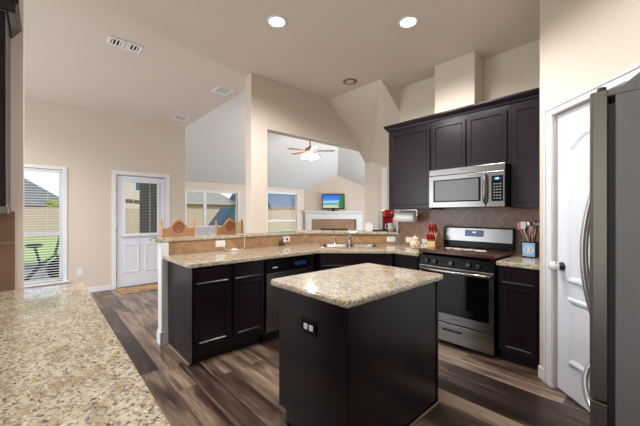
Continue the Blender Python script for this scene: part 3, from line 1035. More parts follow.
# ------------------------------------------------------------------ microwave
t = thing('microwave_oven', 'stainless over-the-range microwave under the short cabinets', 'microwave', (3.285, 1.752, 0), R(-90))
w = .772
MB().box(0, w, .02, .472, 1.412, 1.838).build('body', 'black', t, bevel=.003)
MB().box(0, w, 0, .0195, 1.768, 1.834).build('vent_panel', 'steel', t, bevel=.003)
dd = MB().box(0, .60, -.006, .0195, 1.412, 1.764).build('door', 'steel', t, bevel=.004)
MB().box(.055, .555, -.0095, -.0065, 1.472, 1.716).build('window_frame', 'black', dd)
MB().box(.075, .535, -.0105, -.0098, 1.486, 1.704).build('window', 'mw_glass', dd)
MB().tube([(.60, -.006, 1.735), (.60, -.03, 1.725), (.60, -.04, 1.68), (.60, -.043, 1.59), (.60, -.04, 1.50), (.60, -.03, 1.455), (.60, -.006, 1.445)], [.008, .013, .016, .016, .016, .013, .008], 12).build('handle', 'steel', dd)
cpn = MB().box(.604, w, -.006, .0195, 1.412, 1.764).build('control_panel', 'steel', t, bevel=.004)
MB().box(.655, .757, -.0085, -.0065, 1.468, 1.716).build('keypad', 'black', cpn)
MB().box(.668, .745, -.0100, -.0088, 1.672, 1.702).build('display', 'display', cpn)
MB().box(.69, .722, -.0110, -.0102, 1.680, 1.695).build('digits', 'digits', cpn)
kk = MB()
for r_ in range(6):
    for c_ in range(3):
        kk.box(.672 + c_ * .026, .690 + c_ * .026, -.0096, -.0088, 1.49 + r_ * .028, 1.502 + r_ * .028)
kk.build('buttons', 'fridge_side', cpn)
MB().box(.36, .39, -.003, -.0005, 1.80, 1.808).build('badge', 'steel_d', t)

# ------------------------------------------------------------------ refrigerator (front faces +y)
t = thing('refrigerator', 'tall stainless refrigerator cut off by the right edge', 'refrigerator', (2.15, .15, 0), math.pi)
fw = .83
# local: x 0..fw maps to world X 2.15..1.32, y goes back
MB().box(0, fw, .061, .75, .02, 1.715).build('body', 'fridge_side', t, bevel=.004)
MB().box(0.008, fw - .008, .0435, .0605, .03, 1.69).build('gasket', 'dark_gap', t)
def fdoor(x0, x1, z0, z1, nm):
    pts = []
    n = 8
    for i in range(n + 1):
        a = R(90 * i / n)
        pts.append((x0 + .012 - .012 * math.cos(a), .012 - .012 * math.sin(a)))
    for i in range(n + 1):
        a = R(90 * i / n)
        pts.append((x1 - .012 + .012 * math.sin(a), .012 - .012 * math.cos(a)))
    pts += [(x1, .043), (x0, .043)]
    return MB().prism(pts, z0, z1).build(nm, 'steel_d', t, bevel=.0015)
da = fdoor(0, fw / 2 - .002, .752, 1.735, 'door')
db = fdoor(fw / 2 + .002, fw, .752, 1.735, 'door')
dc = fdoor(0, fw, .08, .742, 'freezer_drawer')
def bow(p0, p1, out, r):
    p0, p1 = Vector(p0), Vector(p1)
    pts = [p0 + Vector((0, .03, 0))]
    n = 14
    for i in range(n + 1):
        u = i / n
        p = p0.lerp(p1, u)
        p.y -= out * (math.sin(math.pi * u) ** .8)
        pts.append(p)
    pts.append(p1 + Vector((0, .03, 0)))
    return MB().tube(pts, r, 12)
bow((fw / 2 - .045, -.004, .84), (fw / 2 - .045, -.004, 1.52), .060, .009).build('handle', 'handle_steel', da)
bow((fw / 2 + .045, -.004, .84), (fw / 2 + .045, -.004, 1.52), .060, .009).build('handle', 'handle_steel', db)
bow((.10, -.004, .672), (fw - .10, -.004, .672), .05, .010).build('handle', 'handle_steel', dc)
MB().prism([(.03, 1.7155), (.03, 1.735), (.075, 1.74), (.12, 1.775), (.18, 1.785), (.18, 1.7155)], fw - .11, fw - .004, 'x').build('hinge_cover', 'fridge_side', t, bevel=.004)
MB().cyl((fw - .03, .027, 1.7355), (fw - .03, .027, 1.752), .012).build('hinge_pin', 'dark_gap', t)
MB().box(0.01, fw - .01, .18, .74, 1.7155, 1.765).build('top_cover', 'fridge_side', t, bevel=.004)
for fx in (.06, fw - .06):
    for fy in (.12, .68):
        MB().cyl((fx, fy, 0), (fx, fy, .0195), .02).build('foot', 'dark_gap', t)

# ------------------------------------------------------------------ ceiling fixtures
def downlight(loc, label, on=True, k=1.0):
    t = thing('recessed_light', label, 'ceiling light', loc, 0)
    MB().lathe([(.070, -.001), (.096, -.001), (.096, -.004), (.082, -.010), (.070, -.006)]).build('trim_ring', 'trim' if on else 'bronze', t)
    if on:
        MB().lathe([(.068, -.002), (.066, -.009), (.04, -.014), (0, -.016)]).build('lens', 'bulb', t)
        ld = bpy.data.lights.new('lamp', 'SPOT')
        ld.energy = LAMP_W * 5 * k
        ld.spot_size = R(165)
        ld.spot_blend = 0.6
        ld.shadow_soft_size = .07
        ld.color = (1.0, .965, .93)
        lo_ = bpy.data.objects.new('lamp', ld)
        C.objects.link(lo_)
        lo_.parent = t
        lo_.location = (0, 0, -.09)
    else:
        MB().lathe([(.068, -.002), (.06, -.004), (.055, -.012), (0, -.02)]).build('lens', 'lamp_off', t)
    return t
downlight((1.617, 2.36, CZ), 'lit recessed ceiling light, the left of the two bright ones')
downlight((2.52, 1.55, CZ), 'lit recessed ceiling light, the right of the two bright ones')
downlight((3.08, 2.775, CZ), 'unlit recessed ceiling light with dark rim near the slope', False)
downlight((.75, .75, CZ), 'added recessed fill light overhead, out of view behind the camera', k=.36)  # extra unseen lamp, added as fill for the near kitchen
downlight((1.7, .2, CZ), 'added unseen recessed fill light in front of the refrigerator', k=.22)  # extra unseen lamp, added as fill near the pantry wall
downlight((-1.1, 4.5, CZ), 'added recessed fill light over the dining area, hidden behind the wall stub', k=1.5)  # extra hidden lamp, added to brighten the dining wall and ceiling

def vent(x0, x1, y0, y1, label, split=False):
    t = thing('ceiling_vent', label, 'air vent', ((x0 + x1) / 2, (y0 + y1) / 2, CZ))
    hx, hy = (x1 - x0) / 2, (y1 - y0) / 2
    b_ = .028
    MB().box(-hx, hx, -hy, -hy + b_, -.012, -.001).box(-hx, hx, hy - b_, hy, -.012, -.001).box(-hx, -hx + b_, -hy + b_, hy - b_, -.012, -.001).box(hx - b_, hx, -hy + b_, hy - b_, -.012, -.001).build('frame', 'vent', t, bevel=.003)
    MB().box(-hx + b_, hx - b_, -hy + b_, hy - b_, -.003, -.001).build('backing', 'vent_dark', t)
    s_ = MB()
    n = 8
    for i in range(n):
        xx = -hx + b_ + (2 * hx - 2 * b_) * (i + .5) / n
        if split and 2 < i < 5:
            s_.box(xx - .02, xx + .02, -hy + b_, hy - b_, -.010, -.004)
        else:
            s_.prism([(xx - .006, -.004), (xx + .002, -.010), (xx + .004, -.009), (xx - .004, -.0035)], -hy + b_, hy - b_, 'y')
    s_.build('louvers', 'vent', t)
vent(.505, .81, 3.66, 3.84, 'long white ceiling vent nearest the top left corner', True)
vent(1.82, 2.06, 4.05, 4.33, 'square white ceiling vent beside the column')
vent(1.79, 2.05, 5.80, 6.06, 'small white ceiling vent close to the dining wall')

# ceiling fan
t = thing('ceiling_fan', 'ceiling fan with wooden blades and glowing globes in the living room', 'ceiling fan', (5.39, 6.30, 0))
MB().lathe([(.07, zt - .001), (.065, zt - .04), (.03, zt - .07), (.014, zt - .075), (.014, 3.16), (.05, 3.15), (.05, 3.13), (0, 3.125)]).build('downrod', 'bronze', t)
MB().lathe([(.03, 3.13), (.12, 3.11), (.155, 3.07), (.155, 3.03), (.10, 3.0), (.06, 2.98), (0, 2.975)]).build('motor', 'bronze', t)
for i in range(5):
    a = R(i * 72 + 26)
    b_ = MB()
    ca_, sa_ = math.cos(a), math.sin(a)
    o = b_.prism([(.19, -.045), (.30, -.068), (.62, -.072), (.665, -.05), (.67, 0), (.665, .05), (.62, .072), (.30, .068), (.19, .045)], 3.028, 3.036).build('blade', 'blade', t)
    o.rotation_euler = (R(0), 0, a)
    ar = MB().box(.13, .26, -.018, .018, 3.037, 3.043).build('blade_arm', 'bronze', o)
for i in range(4):
    a = R(i * 90 + 38)
    x, y = .17 * math.cos(a), .17 * math.sin(a)
    g_ = MB().lathe([(.03, 0), (.06, -.03), (.085, -.08), (.06, -.125), (0, -.135)], (x, y, 2.955)).build('lamp_globe', 'globe', t)
    MB().tube([(x * .2, y * .2, 2.98), (x * .8, y * .8, 2.97), (x, y, 2.955)], .01).build('lamp_arm', 'bronze', t)
ld = bpy.data.lights.new('lamp', 'POINT')
ld.energy = 75
ld.shadow_soft_size = .15
ld.color = (1, .88, .72)
lo_ = bpy.data.objects.new('lamp', ld)
C.objects.link(lo_)
lo_.parent = t
lo_.location = (0, 0, 2.72)

# ------------------------------------------------------------------ outlets and plates
def plate(label, loc, rot, wide=False, cat='outlet', name='wall_outlet'):
    o = thing(name, label, cat, loc, rot)
    hw_ = .059
    hh_ = .037
    MB().box(-hw_, hw_, -.006, -.0005, -hh_, hh_).build('cover_plate', 'white_plastic', o, bevel=.003)
    for sx in (-.021, .021):
        s2 = MB().box(sx - .015, sx + .015, -.0085, -.0062, -.014, .014).build('socket', 'white_plastic', o, bevel=.004)
    return o
YT = BY - .0095
pa = plate('white outlet on the bar tiles with a white charger plugged in', (1.555, YT, .995), 0)
pb = plate('white outlet on the bar tiles behind the dishwasher', (2.505, YT, .995), 0)
MB().box(-.012, .012, -.022, -.0087, -.012, .012).build('black_plug', 'black_matte', pb)
q = dg(0, 0, (0, 0))
plate('white outlet plate on the diagonal bar tiles right of the faucet', (3.70 - .0075, 2.553 - .0065, .985), DA)
plate('white outlet plate on the brown tiles left of the cream jar', (WX - .0095, 2.29, .985), R(-90))
plate('white outlet plate on the brown tiles between jar and knife block', (WX - .0095, 2.05, .975), R(-90))
o = thing('wall_outlet', 'white outlet low on the dining wall between window and door', 'outlet', (.49, DY - .0005, .366))
MB().box(-.038, .038, -.006, -.0005, -.06, .06).build('cover_plate', 'white_plastic', o, bevel=.003)
for sz in (-.022, .022):
    MB().box(-.016, .016, -.0085, -.0062, sz - .014, sz + .014).build('socket', 'white_plastic', o, bevel=.004)
# charger with cord
t = thing('phone_charger', 'white charger brick and cord lying on the peninsula counter', 'charger', (1.66, 3.29, .915))
MB().box(-.03, .03, -.02, .02, 0, .028).build('brick', 'white_plastic', t, bevel=.006)
MB().tube([(.03, 0, .014), (.08, .02, .01), (.14, .06, .008), (.18, .08, .03), (.185, .095, .09), (.178, .08, .14), (.18, .075, .178), (.16, .11, .1775 + .003), (.12, .16, .1815)], .0035, 8).build('cord', 'white_plastic', t)
MB().tube([(-.03, 0, .014), (-.06, .05, .012), (-.085, .10, .04), (-.09, .115, .075)], .0035, 8).build('cord', 'white_plastic', t)
# black cord bundle
t = thing('black_cord', 'tangled black cord on the peninsula counter below the outlet', 'cord', (2.38, 3.37, .915))
pts = []
for i in range(30):
    a = i * .7
    pts.append((.05 * math.cos(a) * (1 - i / 60), .015 * math.sin(a * 1.3), .006 + .11 * i / 30 * (0.6 + .4 * math.sin(i))))
MB().tube([(p[0], p[1], max(.005, p[2])) for p in pts], .004, 6).build('cable', 'black_matte', t)

# ------------------------------------------------------------------ small things on counter and bar
# paper towel roll under the left wall cabinet
t = thing('paper_towel_holder', 'under-cabinet holder carrying the white paper towel roll', 'paper towel holder', (3.60, 2.25, 0), R(-90))
MB().box(-.17, .17, -.02, .02, 1.388, 1.397).build('mount_bar', 'chrome', t)
for sx in (-.168, .168):
    MB().box(sx - .003, sx + .003, -.012, .012, 1.29, 1.3875).build('bracket', 'chrome', t)
MB().cyl((.142, 0, 1.302), (.165, 0, 1.302), .008).build('rod', 'chrome', t)
MB().cyl((-.165, 0, 1.302), (-.142, 0, 1.302), .008).build('rod', 'chrome', t)
MB().lathe([(.02, 0), (.02, .006), (.008, .014), (0, .015)], (.171, 0, 1.302), axis='x').build('end_knob', 'red', t)
o = MB().lathe([(.012, -.14), (.062, -.14), (.065, -.138), (.065, .138), (.062, .14), (.012, .14)], (0, 0, 0), axis='x').build('paper_towel_roll', 'paper', None, loc=(3.60, 2.25, 1.302), rot=R(-90))
tag(o, 'white paper towel roll hanging under the left wall cabinet', 'paper towel')

# knife block
t = thing('knife_block', 'wooden knife block full of red-handled knives left of the range', 'knife block', (3.545, 1.835, .9145), R(-90))
MB().prism([(-.07, 0), (.075, 0), (.075, .15), (.045, .225), (-.03, .17), (-.07, .075)], -.055, .055, 'x').build('block', 'pale_wood', t, bevel=.003)
dirv = Vector((0, -.55, .83)).normalized()
for r_, (yy, zz) in enumerate([(.033, .213), (.0, .19), (-.045, .13), (-.055, .105)]):
    for c_ in range(3 if r_ < 2 else 4):
        xx = (-.034 + .034 * c_) if r_ < 2 else (-.038 + .0253 * c_)
        L_ = .11 if r_ < 2 else .07
        p = Vector((xx, yy, zz))
        MB().tube([p, p + dirv * L_ * .3, p + dirv * L_ * .8, p + dirv * L_], [.008, .010, .011, .007], 8).build('knife_handle', 'red', t)

# cream jar with flowers
t = thing('cream_jar', 'cream ceramic jar with small red flowers near the knife block', 'jar', (3.43, 2.015, .915))
MB().lathe([(.035, 0), (.055, .01), (.062, .05), (.055, .09), (.042, .105), (.05, .115), (.052, .12), (.03, .14), (.012, .145), (.012, .158), (0, .16)]).build('jar_body', 'cream', t)
for a, z in ((200, .05), (230, .075), (215, .03), (250, .045)):
    x, y = .062 * math.cos(R(a)), .062 * math.sin(R(a))
    MB().sphere((x * .96, y * .96, z), .009, 10, (1, 1, .8)).build('red_flower', 'red', t)
for i, (xx, yy) in enumerate(((3.49, 1.95), (3.53, 1.93))):
    o = thing('salt_shaker', ['small white shaker right beside the cream jar', 'small white shaker next to the knife block'][i], 'shaker', (xx, yy, .915), 0, 'small shakers by the knife block')
    MB().lathe([(.014, 0), (.017, .01), (.014, .05), (.012, .055)]).build('shaker_body', 'white_plastic', o)
    MB().lathe([(.013, .0555), (.013, .068), (.006, .074), (0, .075)]).build('cap', 'chrome', o)

# utensil crock at the right of the range
t = thing('utensil_crock', 'pale blue square crock full of cooking utensils right of the range', 'utensil holder', (3.62, .855, .915), R(-90))
MB().box(-.06, .06, -.06, .06, 0, .15).build('crock', 'black', t, bevel=.004)
MB().box(-.053, .053, -.0635, -.0605, .008, .143).build('front_label', 'crock_blue', t)
rg = MB()
for i in range(24):
    a0, a1 = R(15 * i), R(15 * (i + 1))
    rg.poly3([(math.cos(a0) * .042, -.0645, .075 + math.sin(a0) * .042), (math.cos(a1) * .042, -.0645, .075 + math.sin(a1) * .042), (math.cos(a1) * .034, -.0645, .075 + math.sin(a1) * .034), (math.cos(a0) * .034, -.0645, .075 + math.sin(a0) * .034)])
rg.box(-.012, .012, -.0648, -.064, .05, .10)
rg.build('white_ring', 'white_ink', t)
ut = [('spatula', (-.03, .0), (-.085, -.02, .27), 'pink'), ('spoon', (0, .02), (-.02, .01, .30), 'chrome'), ('whisk', (.02, 0), (.05, -.01, .29), 'chrome'), ('spatula', (-.01, -.03), (-.05, -.04, .28), 'white_plastic'), ('ladle', (.03, .03), (.055, .03, .31), 'black_matte'), ('spoon', (.03, -.03), (.02, -.04, .26), 'pink'), ('spoon', (-.04, .03), (-.05, .05, .28), 'black_matte')]
for nm, (bx, by), tip, mt in ut:
    lb = {'spatula': 'spatula', 'spoon': 'spoon', 'whisk': 'whisk', 'ladle': 'ladle'}[nm]
    col = {'pink': 'pink', 'chrome': 'steel', 'white_plastic': 'white', 'black_matte': 'black'}[mt]
    p0, p1 = Vector((bx, by, .152)), Vector(tip)
    dv = (p1 - p0).normalized()
    u = MB()
    u.tube([p0, p1], .0045, 8)
    if nm in ('spoon', 'ladle'):
        u.sphere(p1 + dv * .02, .024, 12, (.9, .35, 1.25))
    elif nm == 'spatula':
        q0 = p1
        u.prism([(q0.x - .02, q0.z), (q0.x + .02, q0.z), (q0.x + .024, q0.z + .07), (q0.x - .024, q0.z + .07)], q0.y - .002, q0.y + .002, 'y')
    else:
        for k in range(6):
            a = math.pi * k / 6
            u.tube([p1 + Vector((math.cos(a) * .024 * math.sin(s2), math.sin(a) * .024 * math.sin(s2), .075 * (1 - math.cos(s2)) / 2)) for s2 in [math.pi * j / 8 for j in range(17)]], .0015, 5)
    o = u.build(nm, mt, None, loc=(3.62, .855, .915), rot=R(-90))
    pos = 'leaning left' if tip[0] < -.03 else ('leaning right' if tip[0] > .03 else 'standing upright')
    hgt = 'front' if by < 0 else 'back'
    tag(o, '%s %s %s at the %s of the blue utensil crock' % (col, lb, pos, hgt), 'utensil', 'utensils in the crock')

def bar_pt(px, dist=.2):
    """point on the diagonal bar ledge seen along image column px; dist is metres behind its tiled face"""
    tt = (px - 318.8) / 307.2
    rx, ry = math.cos(TH) + tt * math.sin(TH), math.sin(TH) - tt * math.cos(TH)
    nx, ny = -math.sin(DA), math.cos(DA)
    s2 = (2.925 * nx + (BY + .006) * ny + dist) / (rx * nx + ry * ny)
    return rx * s2, ry * s2

# red coffee maker
x, y = bar_pt(388, .27)
t = thing('coffee_maker', 'red single-cup coffee maker on the bar beside the paper towels', 'coffee maker', (x, y, 1.0905), R(-35))
MB().box(-.085, .085, -.10, .12, 0, .03).build('base', 'black_matte', t, bevel=.006)
MB().box(-.085, .085, .01, .12, .031, .20).build('column', 'red', t, bevel=.01)
MB().box(-.088, .088, -.10, .12, .201, .315).build('head', 'red', t, bevel=.018, seg=4)
MB().box(-.118, -.0885, -.02, .12, .02, .30).build('water_tank', 'clear', t, bevel=.008)
MB().lathe([(.03, 0), (.035, -.003), (.012, -.01), (0, -.011)], (.03, -.1005, .26), axis='y').build('emblem', 'bronze', t)
x, y = bar_pt(391, .03)
t = thing('glass_pitcher', 'small clear pitcher in front of the red coffee maker', 'pitcher', (x, y, 1.0905), R(-45))
MB().lathe([(.035, 0), (.045, .005), (.048, .06), (.040, .10), (.044, .12), (.040, .12), (.036, .10), (.043, .06), (.04, .01), (0, .008)]).build('pitcher_body', 'clear', t)
MB().tube([(-.046, 0, .10), (-.075, 0, .105), (-.08, 0, .07), (-.07, 0, .04), (-.047, 0, .03)], .006).build('handle', 'clear', t)
x, y = bar_pt(398, .05)
t = thing('steel_canister', 'small steel canister at the right end of the bar', 'canister', (x, y, 1.0905))
MB().lathe([(.03, 0), (.035, .004), (.035, .075), (.03, .08)]).build('canister_body', 'chrome', t)
MB().lathe([(.033, .081), (.033, .095), (.01, .10), (.008, .112), (0, .114)]).build('lid', 'white_plastic', t)
x, y = bar_pt(368.5, .2)
t = thing('tissue_box', 'white square box standing on the bar in front of the jamb', 'box', (x, y, 1.0905), R(-40))
MB().box(-.055, .055, -.055, .055, 0, .105).build('carton', 'white_plastic', t, bevel=.003)
MB().lathe([(.03, .1055), (.032, .108), (.012, .12), (.004, .128), (0, .13)]).build('tissue', 'paper', t)
x, y = bar_pt(376.5, .08)
o = MB().box(-.055, .055, -.03, .03, 0, .016).box(-.05, .05, -.025, .025, .016, .022).build('remote_tray', 'black_matte', None, bevel=.003, loc=(x, y, 1.0905), rot=R(-45))
tag(o, 'flat black tray on the bar between white box and coffee maker', 'tray')

# ------------------------------------------------------------------ bar stools
def stool(loc, rot, label):
    t = thing('bar_stool', label, 'bar stool', loc, rot, 'carved wooden bar stools behind the bar')
    # back faces -y
    for sx in (-.195, .195):
        MB().tube([(sx, -.20, 0), (sx, -.19, .72), (sx, -.205, .95), (sx * 1.03, -.225, 1.255)], [.018, .02, .019, .016], 10).build('back_post', 'stool_wood', t)
        MB().tube([(sx, .19, 0), (sx * .95, .17, .73)], [.017, .02], 10).build('front_leg', 'stool_wood', t)
    MB().prism(rrect(-.21, .21, -.18, .22, .05), .735, .775).build('seat', 'stool_wood', t, bevel=.008)
    pts = [(-.178, 1.04)] + [(.178, 1.04), (.178, 1.165)]
    n = 18
    for i in range(1, n):
        u = i / n
        x = .178 - .356 * u
        z = 1.155 + .125 * math.exp(-(x / .085) ** 2)
        pts.append((x, z))
    pts.append((-.178, 1.165))
    cr = MB().prism(pts, -.232, -.208, 'y').build('crest_rail', 'stool_wood', t, bevel=.004)
    for ysd in (-.2325, -.2075):
        sg = -1 if ysd < -.22 else 1
        md_ = MB()
        md_.lathe([(.070, 0), (.072, sg * .004), (.062, sg * .006), (.058, sg * .003), (0, sg * .003)], (0, ysd, 1.175), axis='y')
        st = []
        for i in range(10):
            rr = .055 if i % 2 == 0 else .022
            st.append((rr * math.sin(R(36 * i)), 1.175 + rr * math.cos(R(36 * i))))
        md_.prism(st, ysd + sg * .0032, ysd + sg * .008, 'y')
        md_.build('star_medallion', 'stool_dark', cr)
    for z in (.90, .98):
        MB().box(-.18, .18, -.214, -.196, z, z + .03).build('back_rail', 'stool_wood', t, bevel=.004)
    for z in (.25, .45):
        MB().cyl((-.19, .185, z), (.19, .185, z), .012).build('stretcher', 'stool_wood', t)
        MB().cyl((-.192, -.19, z), (-.19, .18, z + .05), .012).build('stretcher', 'stool_wood', t)
        MB().cyl((.192, -.19, z), (.19, .18, z + .05), .012).build('stretcher', 'stool_wood', t)
    return t
s1 = stool((1.31, 4.12, 0), math.pi, 'wooden bar stool with star medallion, left one behind the bar end')
s1.rotation_euler = (0, 0, math.pi)
# seen from the kitchen the stools' backs face away across the bar: turn so the crest stands nearest the counter
s1.rotation_euler = (0, 0, math.pi)
s1.location = (1.31, 3.905, 0)
s2_ = dup(s1, (2.01, 3.905, 0), math.pi, 'wooden bar stool with cream cloth over its back, beside the column')
o = MB().box(-.045, .045, -.030, -.0265, -.20, 0).box(-.045, .045, -.030, .0285, .0005, .004).box(-.045, .045, .025, .0285, -.18, 0).build('dish_towel', 'cloth', None, loc=(2.135, 4.125, 1.225))
tag(o, 'cream cloth hanging over the back of the right bar stool', 'towel')

# white lacquer console seen between the stools
t = thing('white_console', 'white cabinet seen between the two bar stools', 'cabinet', (2.86, 7.0, 0), R(0))
MB().box(-.40, .40, 0, .45, .06, 1.02).build('body', 'lav', t, bevel=.005)
MB().box(-.43, .43, -.02, .47, 1.021, 1.05).build('top', 'trim', t, bevel=.005)
for a in (-.39, .005):
    MB().panel(a, a + .385, -.018, -.001, .10, .98, .05, .006).build('door', 'lav', t)
for sx in (-.36, .36):
    for yy in (.04, .41):
        MB().cyl((sx, yy, 0), (sx, yy, .0595), .02).build('foot', 'trim', t)

# doormat
mt = MB().prism(rrect(-.42, .42, -.24, .24, .03), .001, .010).build('doormat', 'mat_rug', None, loc=(1.40, 6.20, 0), bevel=.002)
tag(mt, 'tan patterned doormat on the floor before the back door', 'doormat')

# ------------------------------------------------------------------ fireplace, television
t = thing('fireplace', 'white mantel fireplace with tan tile surround in the corner', 'fireplace', (FX, FY, 0), R(-45))
L_ = FLn
c_ = 1.255
MB().box(c_ - 1.25, c_ + 1.25, -.22, -.002, 1.40, 1.452).box(c_ - 1.20, c_ + 1.20, -.17, -.002, 1.36, 1.3995).build('mantel_shelf', 'trim', t, bevel=.006)
for sx in (-1, 1):
    xx = c_ + sx * 1.06
    MB().box(xx - .13, xx + .13, -.11, -.002, 0, 1.3595).box(xx - .15, xx + .15, -.125, -.002, 0, .18).build('pilaster', 'trim', t, bevel=.004)
MB().box(c_ - .929, c_ + .929, -.11, -.002, 1.12, 1.3595).build('frieze', 'trim', t, bevel=.004)
tl = MB()
rect_holes(tl, c_ - .929, c_ + .929, 0, 1.119, [(c_ - .55, c_ + .60, .12, .72)], lambda a, b2, c, e: tl.box(a, b2, -.06, -.002, c, e))
tl.build('tile_surround', 'tile_fire', t)
MB().box(c_ - .549, c_ + .599, -.04, -.003, .121, .719).build('firebox', 'black_matte', t)
MB().box(c_ - .549, c_ + .599, -.058, -.041, .66, .719).build('firebox_hood', 'black', t)
t = thing('television', 'flat television showing a beach, standing on the mantel', 'television', (FX + 1.005 * math.cos(ca), FY + 1.005 * math.sin(ca), 0), ca)
tp = (FX + 1.23 * .7071 - .12 * .7071, FY - 1.23 * .7071 - .12 * .7071)
t.location = (tp[0], tp[1], 0)
MB().box(-.47, .47, -.02, .03, 1.54, 2.165).build('bezel', 'black', t, bevel=.008)
MB().box(-.435, .435, -.0225, -.0205, 1.585, 2.13).build('screen', 'tv', t)
MB().box(-.05, .05, 0, .02, 1.475, 1.5395).build('stand_neck', 'black', t)
MB().prism(rrect(-.22, .22, -.08, .08, .05), 1.4535, 1.4745).build('stand_base', 'black', t, bevel=.004)

# ------------------------------------------------------------------ outdoors
struct('ground', MB().box(-30, 45, 10.21, 60, -.25, -.15).box(-30, XL - .11, -12, 10.2, -.25, -.15).box(XL - .11, 2.1, 6.66, 10.2, -.25, -.15).box(10.6, 45, -12, 10.2, -.25, -.15), 'grass')
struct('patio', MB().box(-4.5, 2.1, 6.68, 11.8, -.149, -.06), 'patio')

struct('patio_roof', MB().box(-4.6, 2.1, 6.68, 11.4, 2.80, 2.95), 'siding')

def fence(x0, x1, y, z1, label, step=.145):
    t = thing('wood_fence', label, 'fence', (0, y, 0))
    mb = MB()
    x = x0
    i = 0
    while x < x1:
        zz = z1 + .015 * math.sin(i * 2.1)
        mb.prism([(x, -.15), (x + step - .012, -.15), (x + step - .012, zz - .03), (x + step - .035, zz), (x + .023, zz), (x, zz - .03)], 0, .02, 'y')
        x += step
        i += 1
    mb.build('pickets', 'fence', t)
    MB().box(x0, x1, .021, .06, .2, .29).box(x0, x1, .021, .06, z1 - .35, z1 - .26).build('rails', 'fence', t)
    return t
fence(-14, 6.5, 26.5, 1.74, 'cedar picket fence across the lawn outside the dining window')
fence(7.0, 30, 24, 1.72, 'cedar picket fence outside the living room windows')

def house(label, loc, rot, w, dpt, hz, ridge, roofm, fasc='fascia', hip=0, win=None):
    t = thing('house', label, 'house', loc, rot)
    MB().box(0, w, 0, dpt, -.15, hz).build('wall', 'siding', t)
    mb = MB()
    o_ = .5
    A = [(-o_, -o_, hz), (w + o_, -o_, hz), (w + o_, dpt + o_, hz), (-o_, dpt + o_, hz)]
    r0, r1 = (hip, dpt / 2, ridge), (w - hip, dpt / 2, ridge)
    mb.poly3([A[0], A[1], r1, r0])
    mb.poly3([A[2], A[3], r0, r1])
    mb.poly3([A[1], A[2], r1])
    mb.poly3([A[3], A[0], r0])
    mb.poly3(A)
    mb.build('roof', roofm, t)
    MB().box(-o_, w + o_, -o_ - .03, -o_, hz - .16, hz + .02).box(-o_ - .03, -o_, -o_, dpt + o_, hz - .16, hz + .02).build('fascia', fasc, t)
    for (a, b2, c, e) in (win or []):
        f_ = MB().box(a, b2, -.04, -.001, c, e).build('window', 'trim', t)
        MB().box(a + .08, b2 - .08, -.05, -.041, c + .08, e - .08).build('pane', 'dark_blue', f_)
    return t
house('grey-roofed neighbouring house beyond the fence, seen through the dining window', (-12, 34, 0), 0, 13.8, 14, 1.95, 7.1, 'roof', hip=6.4)
house('two-storey beige neighbouring house with a small window, seen through the door', (4.9, 30, 0), 0, 3.0, 8, 6.6, 9.0, 'roof', hip=2, win=[(1.05, 1.55, 3.25, 4.1)])
house('tan-roofed neighbouring house with brown eaves outside the wide living window', (9.0, 32, 0), 0, 7.3, 9, 2.3, 5.6, 'roof_tan', hip=3.4)
house('slate-roofed neighbouring house with orange eaves, right living window', (17.6, 26.5, 0), 0, 12, 10, 2.0, 6.6, 'roof_blue', 'fascia_o', hip=0.2)

# patio cover post (brick) outside the door and beam
t = thing('pergola', 'brown wooden shade arbor in the yard beyond the back door', 'pergola', (1.55, 13.2, 0))
for sx in (0, 1.75):
    MB().box(sx - .07, sx + .07, -.07, .07, -.149, 1.55).build('post', 'fascia', t)
pts_t = [( -.3 + 2.35 * i / 10, 0, 1.60 + .28 * math.sin(math.pi * i / 10)) for i in range(11)]
MB().prism([(p[0], p[2]) for p in pts_t] + [(p[0], p[2] - .14) for p in reversed(pts_t)], -.04, .04, 'y').build('arched_beam', 'fascia', t)
t = thing('playhouse', 'dark blue steep-roofed shed standing before the fence', 'shed', (8.6, 19.5, 0), R(0))
MB().prism([(0, -.149), (1.3, -.149), (1.3, 1.70), (1.0, 1.70), (0, .40)], 0, 1.5, 'y').build('shell', 'dark_blue', t)
MB().prism([(-.1, .33), (1.0, 1.78), (1.4, 1.78), (1.4, 1.71), (1.0, 1.71), (-.03, .30)], -.05, 1.55, 'y').build('roof', 'dark_blue', t)

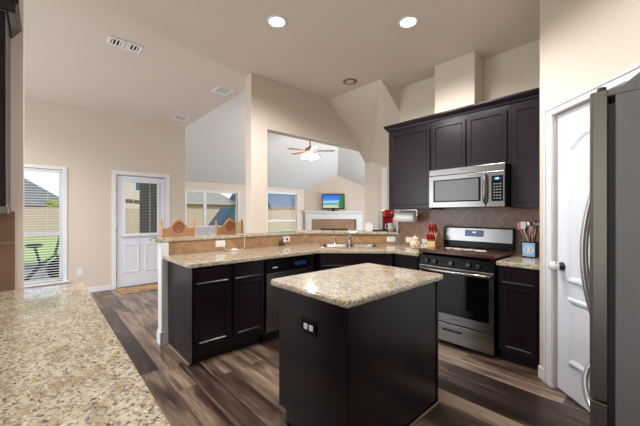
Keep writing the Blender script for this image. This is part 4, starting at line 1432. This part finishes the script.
# yellow-green tree beyond the dining fence
t = thing('yard_tree', 'small yellow-green tree behind the fence, seen in the dining window', 'tree', (.56, 27.6, 0))
MB().tube([(0, 0, -.15), (.03, 0, .7), (-.02, .02, 1.5)], [.07, .05, .03], 8).build('trunk', 'bark', t)
mb = MB()
rnd = random.Random(3)
for i in range(700):
    a, b2, rr = rnd.uniform(0, 6.28), rnd.uniform(-1, 1), rnd.uniform(.2, 1) ** .5
    c = Vector((math.cos(a) * .30 * rr * math.sqrt(1 - b2 * b2), math.sin(a) * .30 * rr * math.sqrt(1 - b2 * b2), 1.9 + .42 * rr * b2))
    u = Vector((rnd.uniform(-1, 1), rnd.uniform(-1, 1), rnd.uniform(-1, 1))).normalized() * .07
    v = Vector((rnd.uniform(-1, 1), rnd.uniform(-1, 1), rnd.uniform(-1, 1))).normalized() * .05
    mb.poly3([c - u, c + v, c + u, c - v])
mb.build('foliage', 'leaf', t)

# exercise bike on the patio
t = thing('exercise_bike', 'black exercise bike standing on the patio outside the dining window', 'exercise bike', (.10, 7.75, -.059), R(0))
MB().tube([(-.45, 0, .03), (.45, 0, .03)], .03).build('frame_base', 'black_matte', t)
MB().tube([(-.42, -.25, .03), (-.42, .25, .03)], .03).build('rear_foot', 'black_matte', t)
MB().tube([(.42, -.25, .03), (.42, .25, .03)], .03).build('front_foot', 'black_matte', t)
MB().tube([(-.40, 0, .05), (-.10, 0, .45), (.12, 0, .62), (.34, 0, .30), (.38, 0, .05)], .032).build('frame', 'black_matte', t)
MB().lathe([(.02, -.02), (.20, -.02), (.22, 0), (.20, .02), (.02, .02)], (.20, 0, .34), axis='y').build('flywheel', 'black', t)
MB().tube([(-.10, 0, .45), (-.18, 0, .78)], .022).build('seat_post', 'black_matte', t)
MB().sphere((-.19, 0, .81), .11, 14, (1.2, .8, .35)).build('saddle', 'black_matte', t)
MB().tube([(.10, 0, .62), (.18, 0, .95)], .022).build('handlebar_post', 'black_matte', t)
MB().tube([(.36, -.2, .98), (.24, -.2, 1.0), (.17, -.08, .96), (.17, .08, .96), (.24, .2, 1.0), (.36, .2, .98)], .02).build('handlebar', 'black_matte', t)
MB().tube([(.05, -.05, .28), (.05, -.09, .28), (.16, -.09, .18), (.16, -.17, .18)], .015).build('pedal_crank', 'black_matte', t)
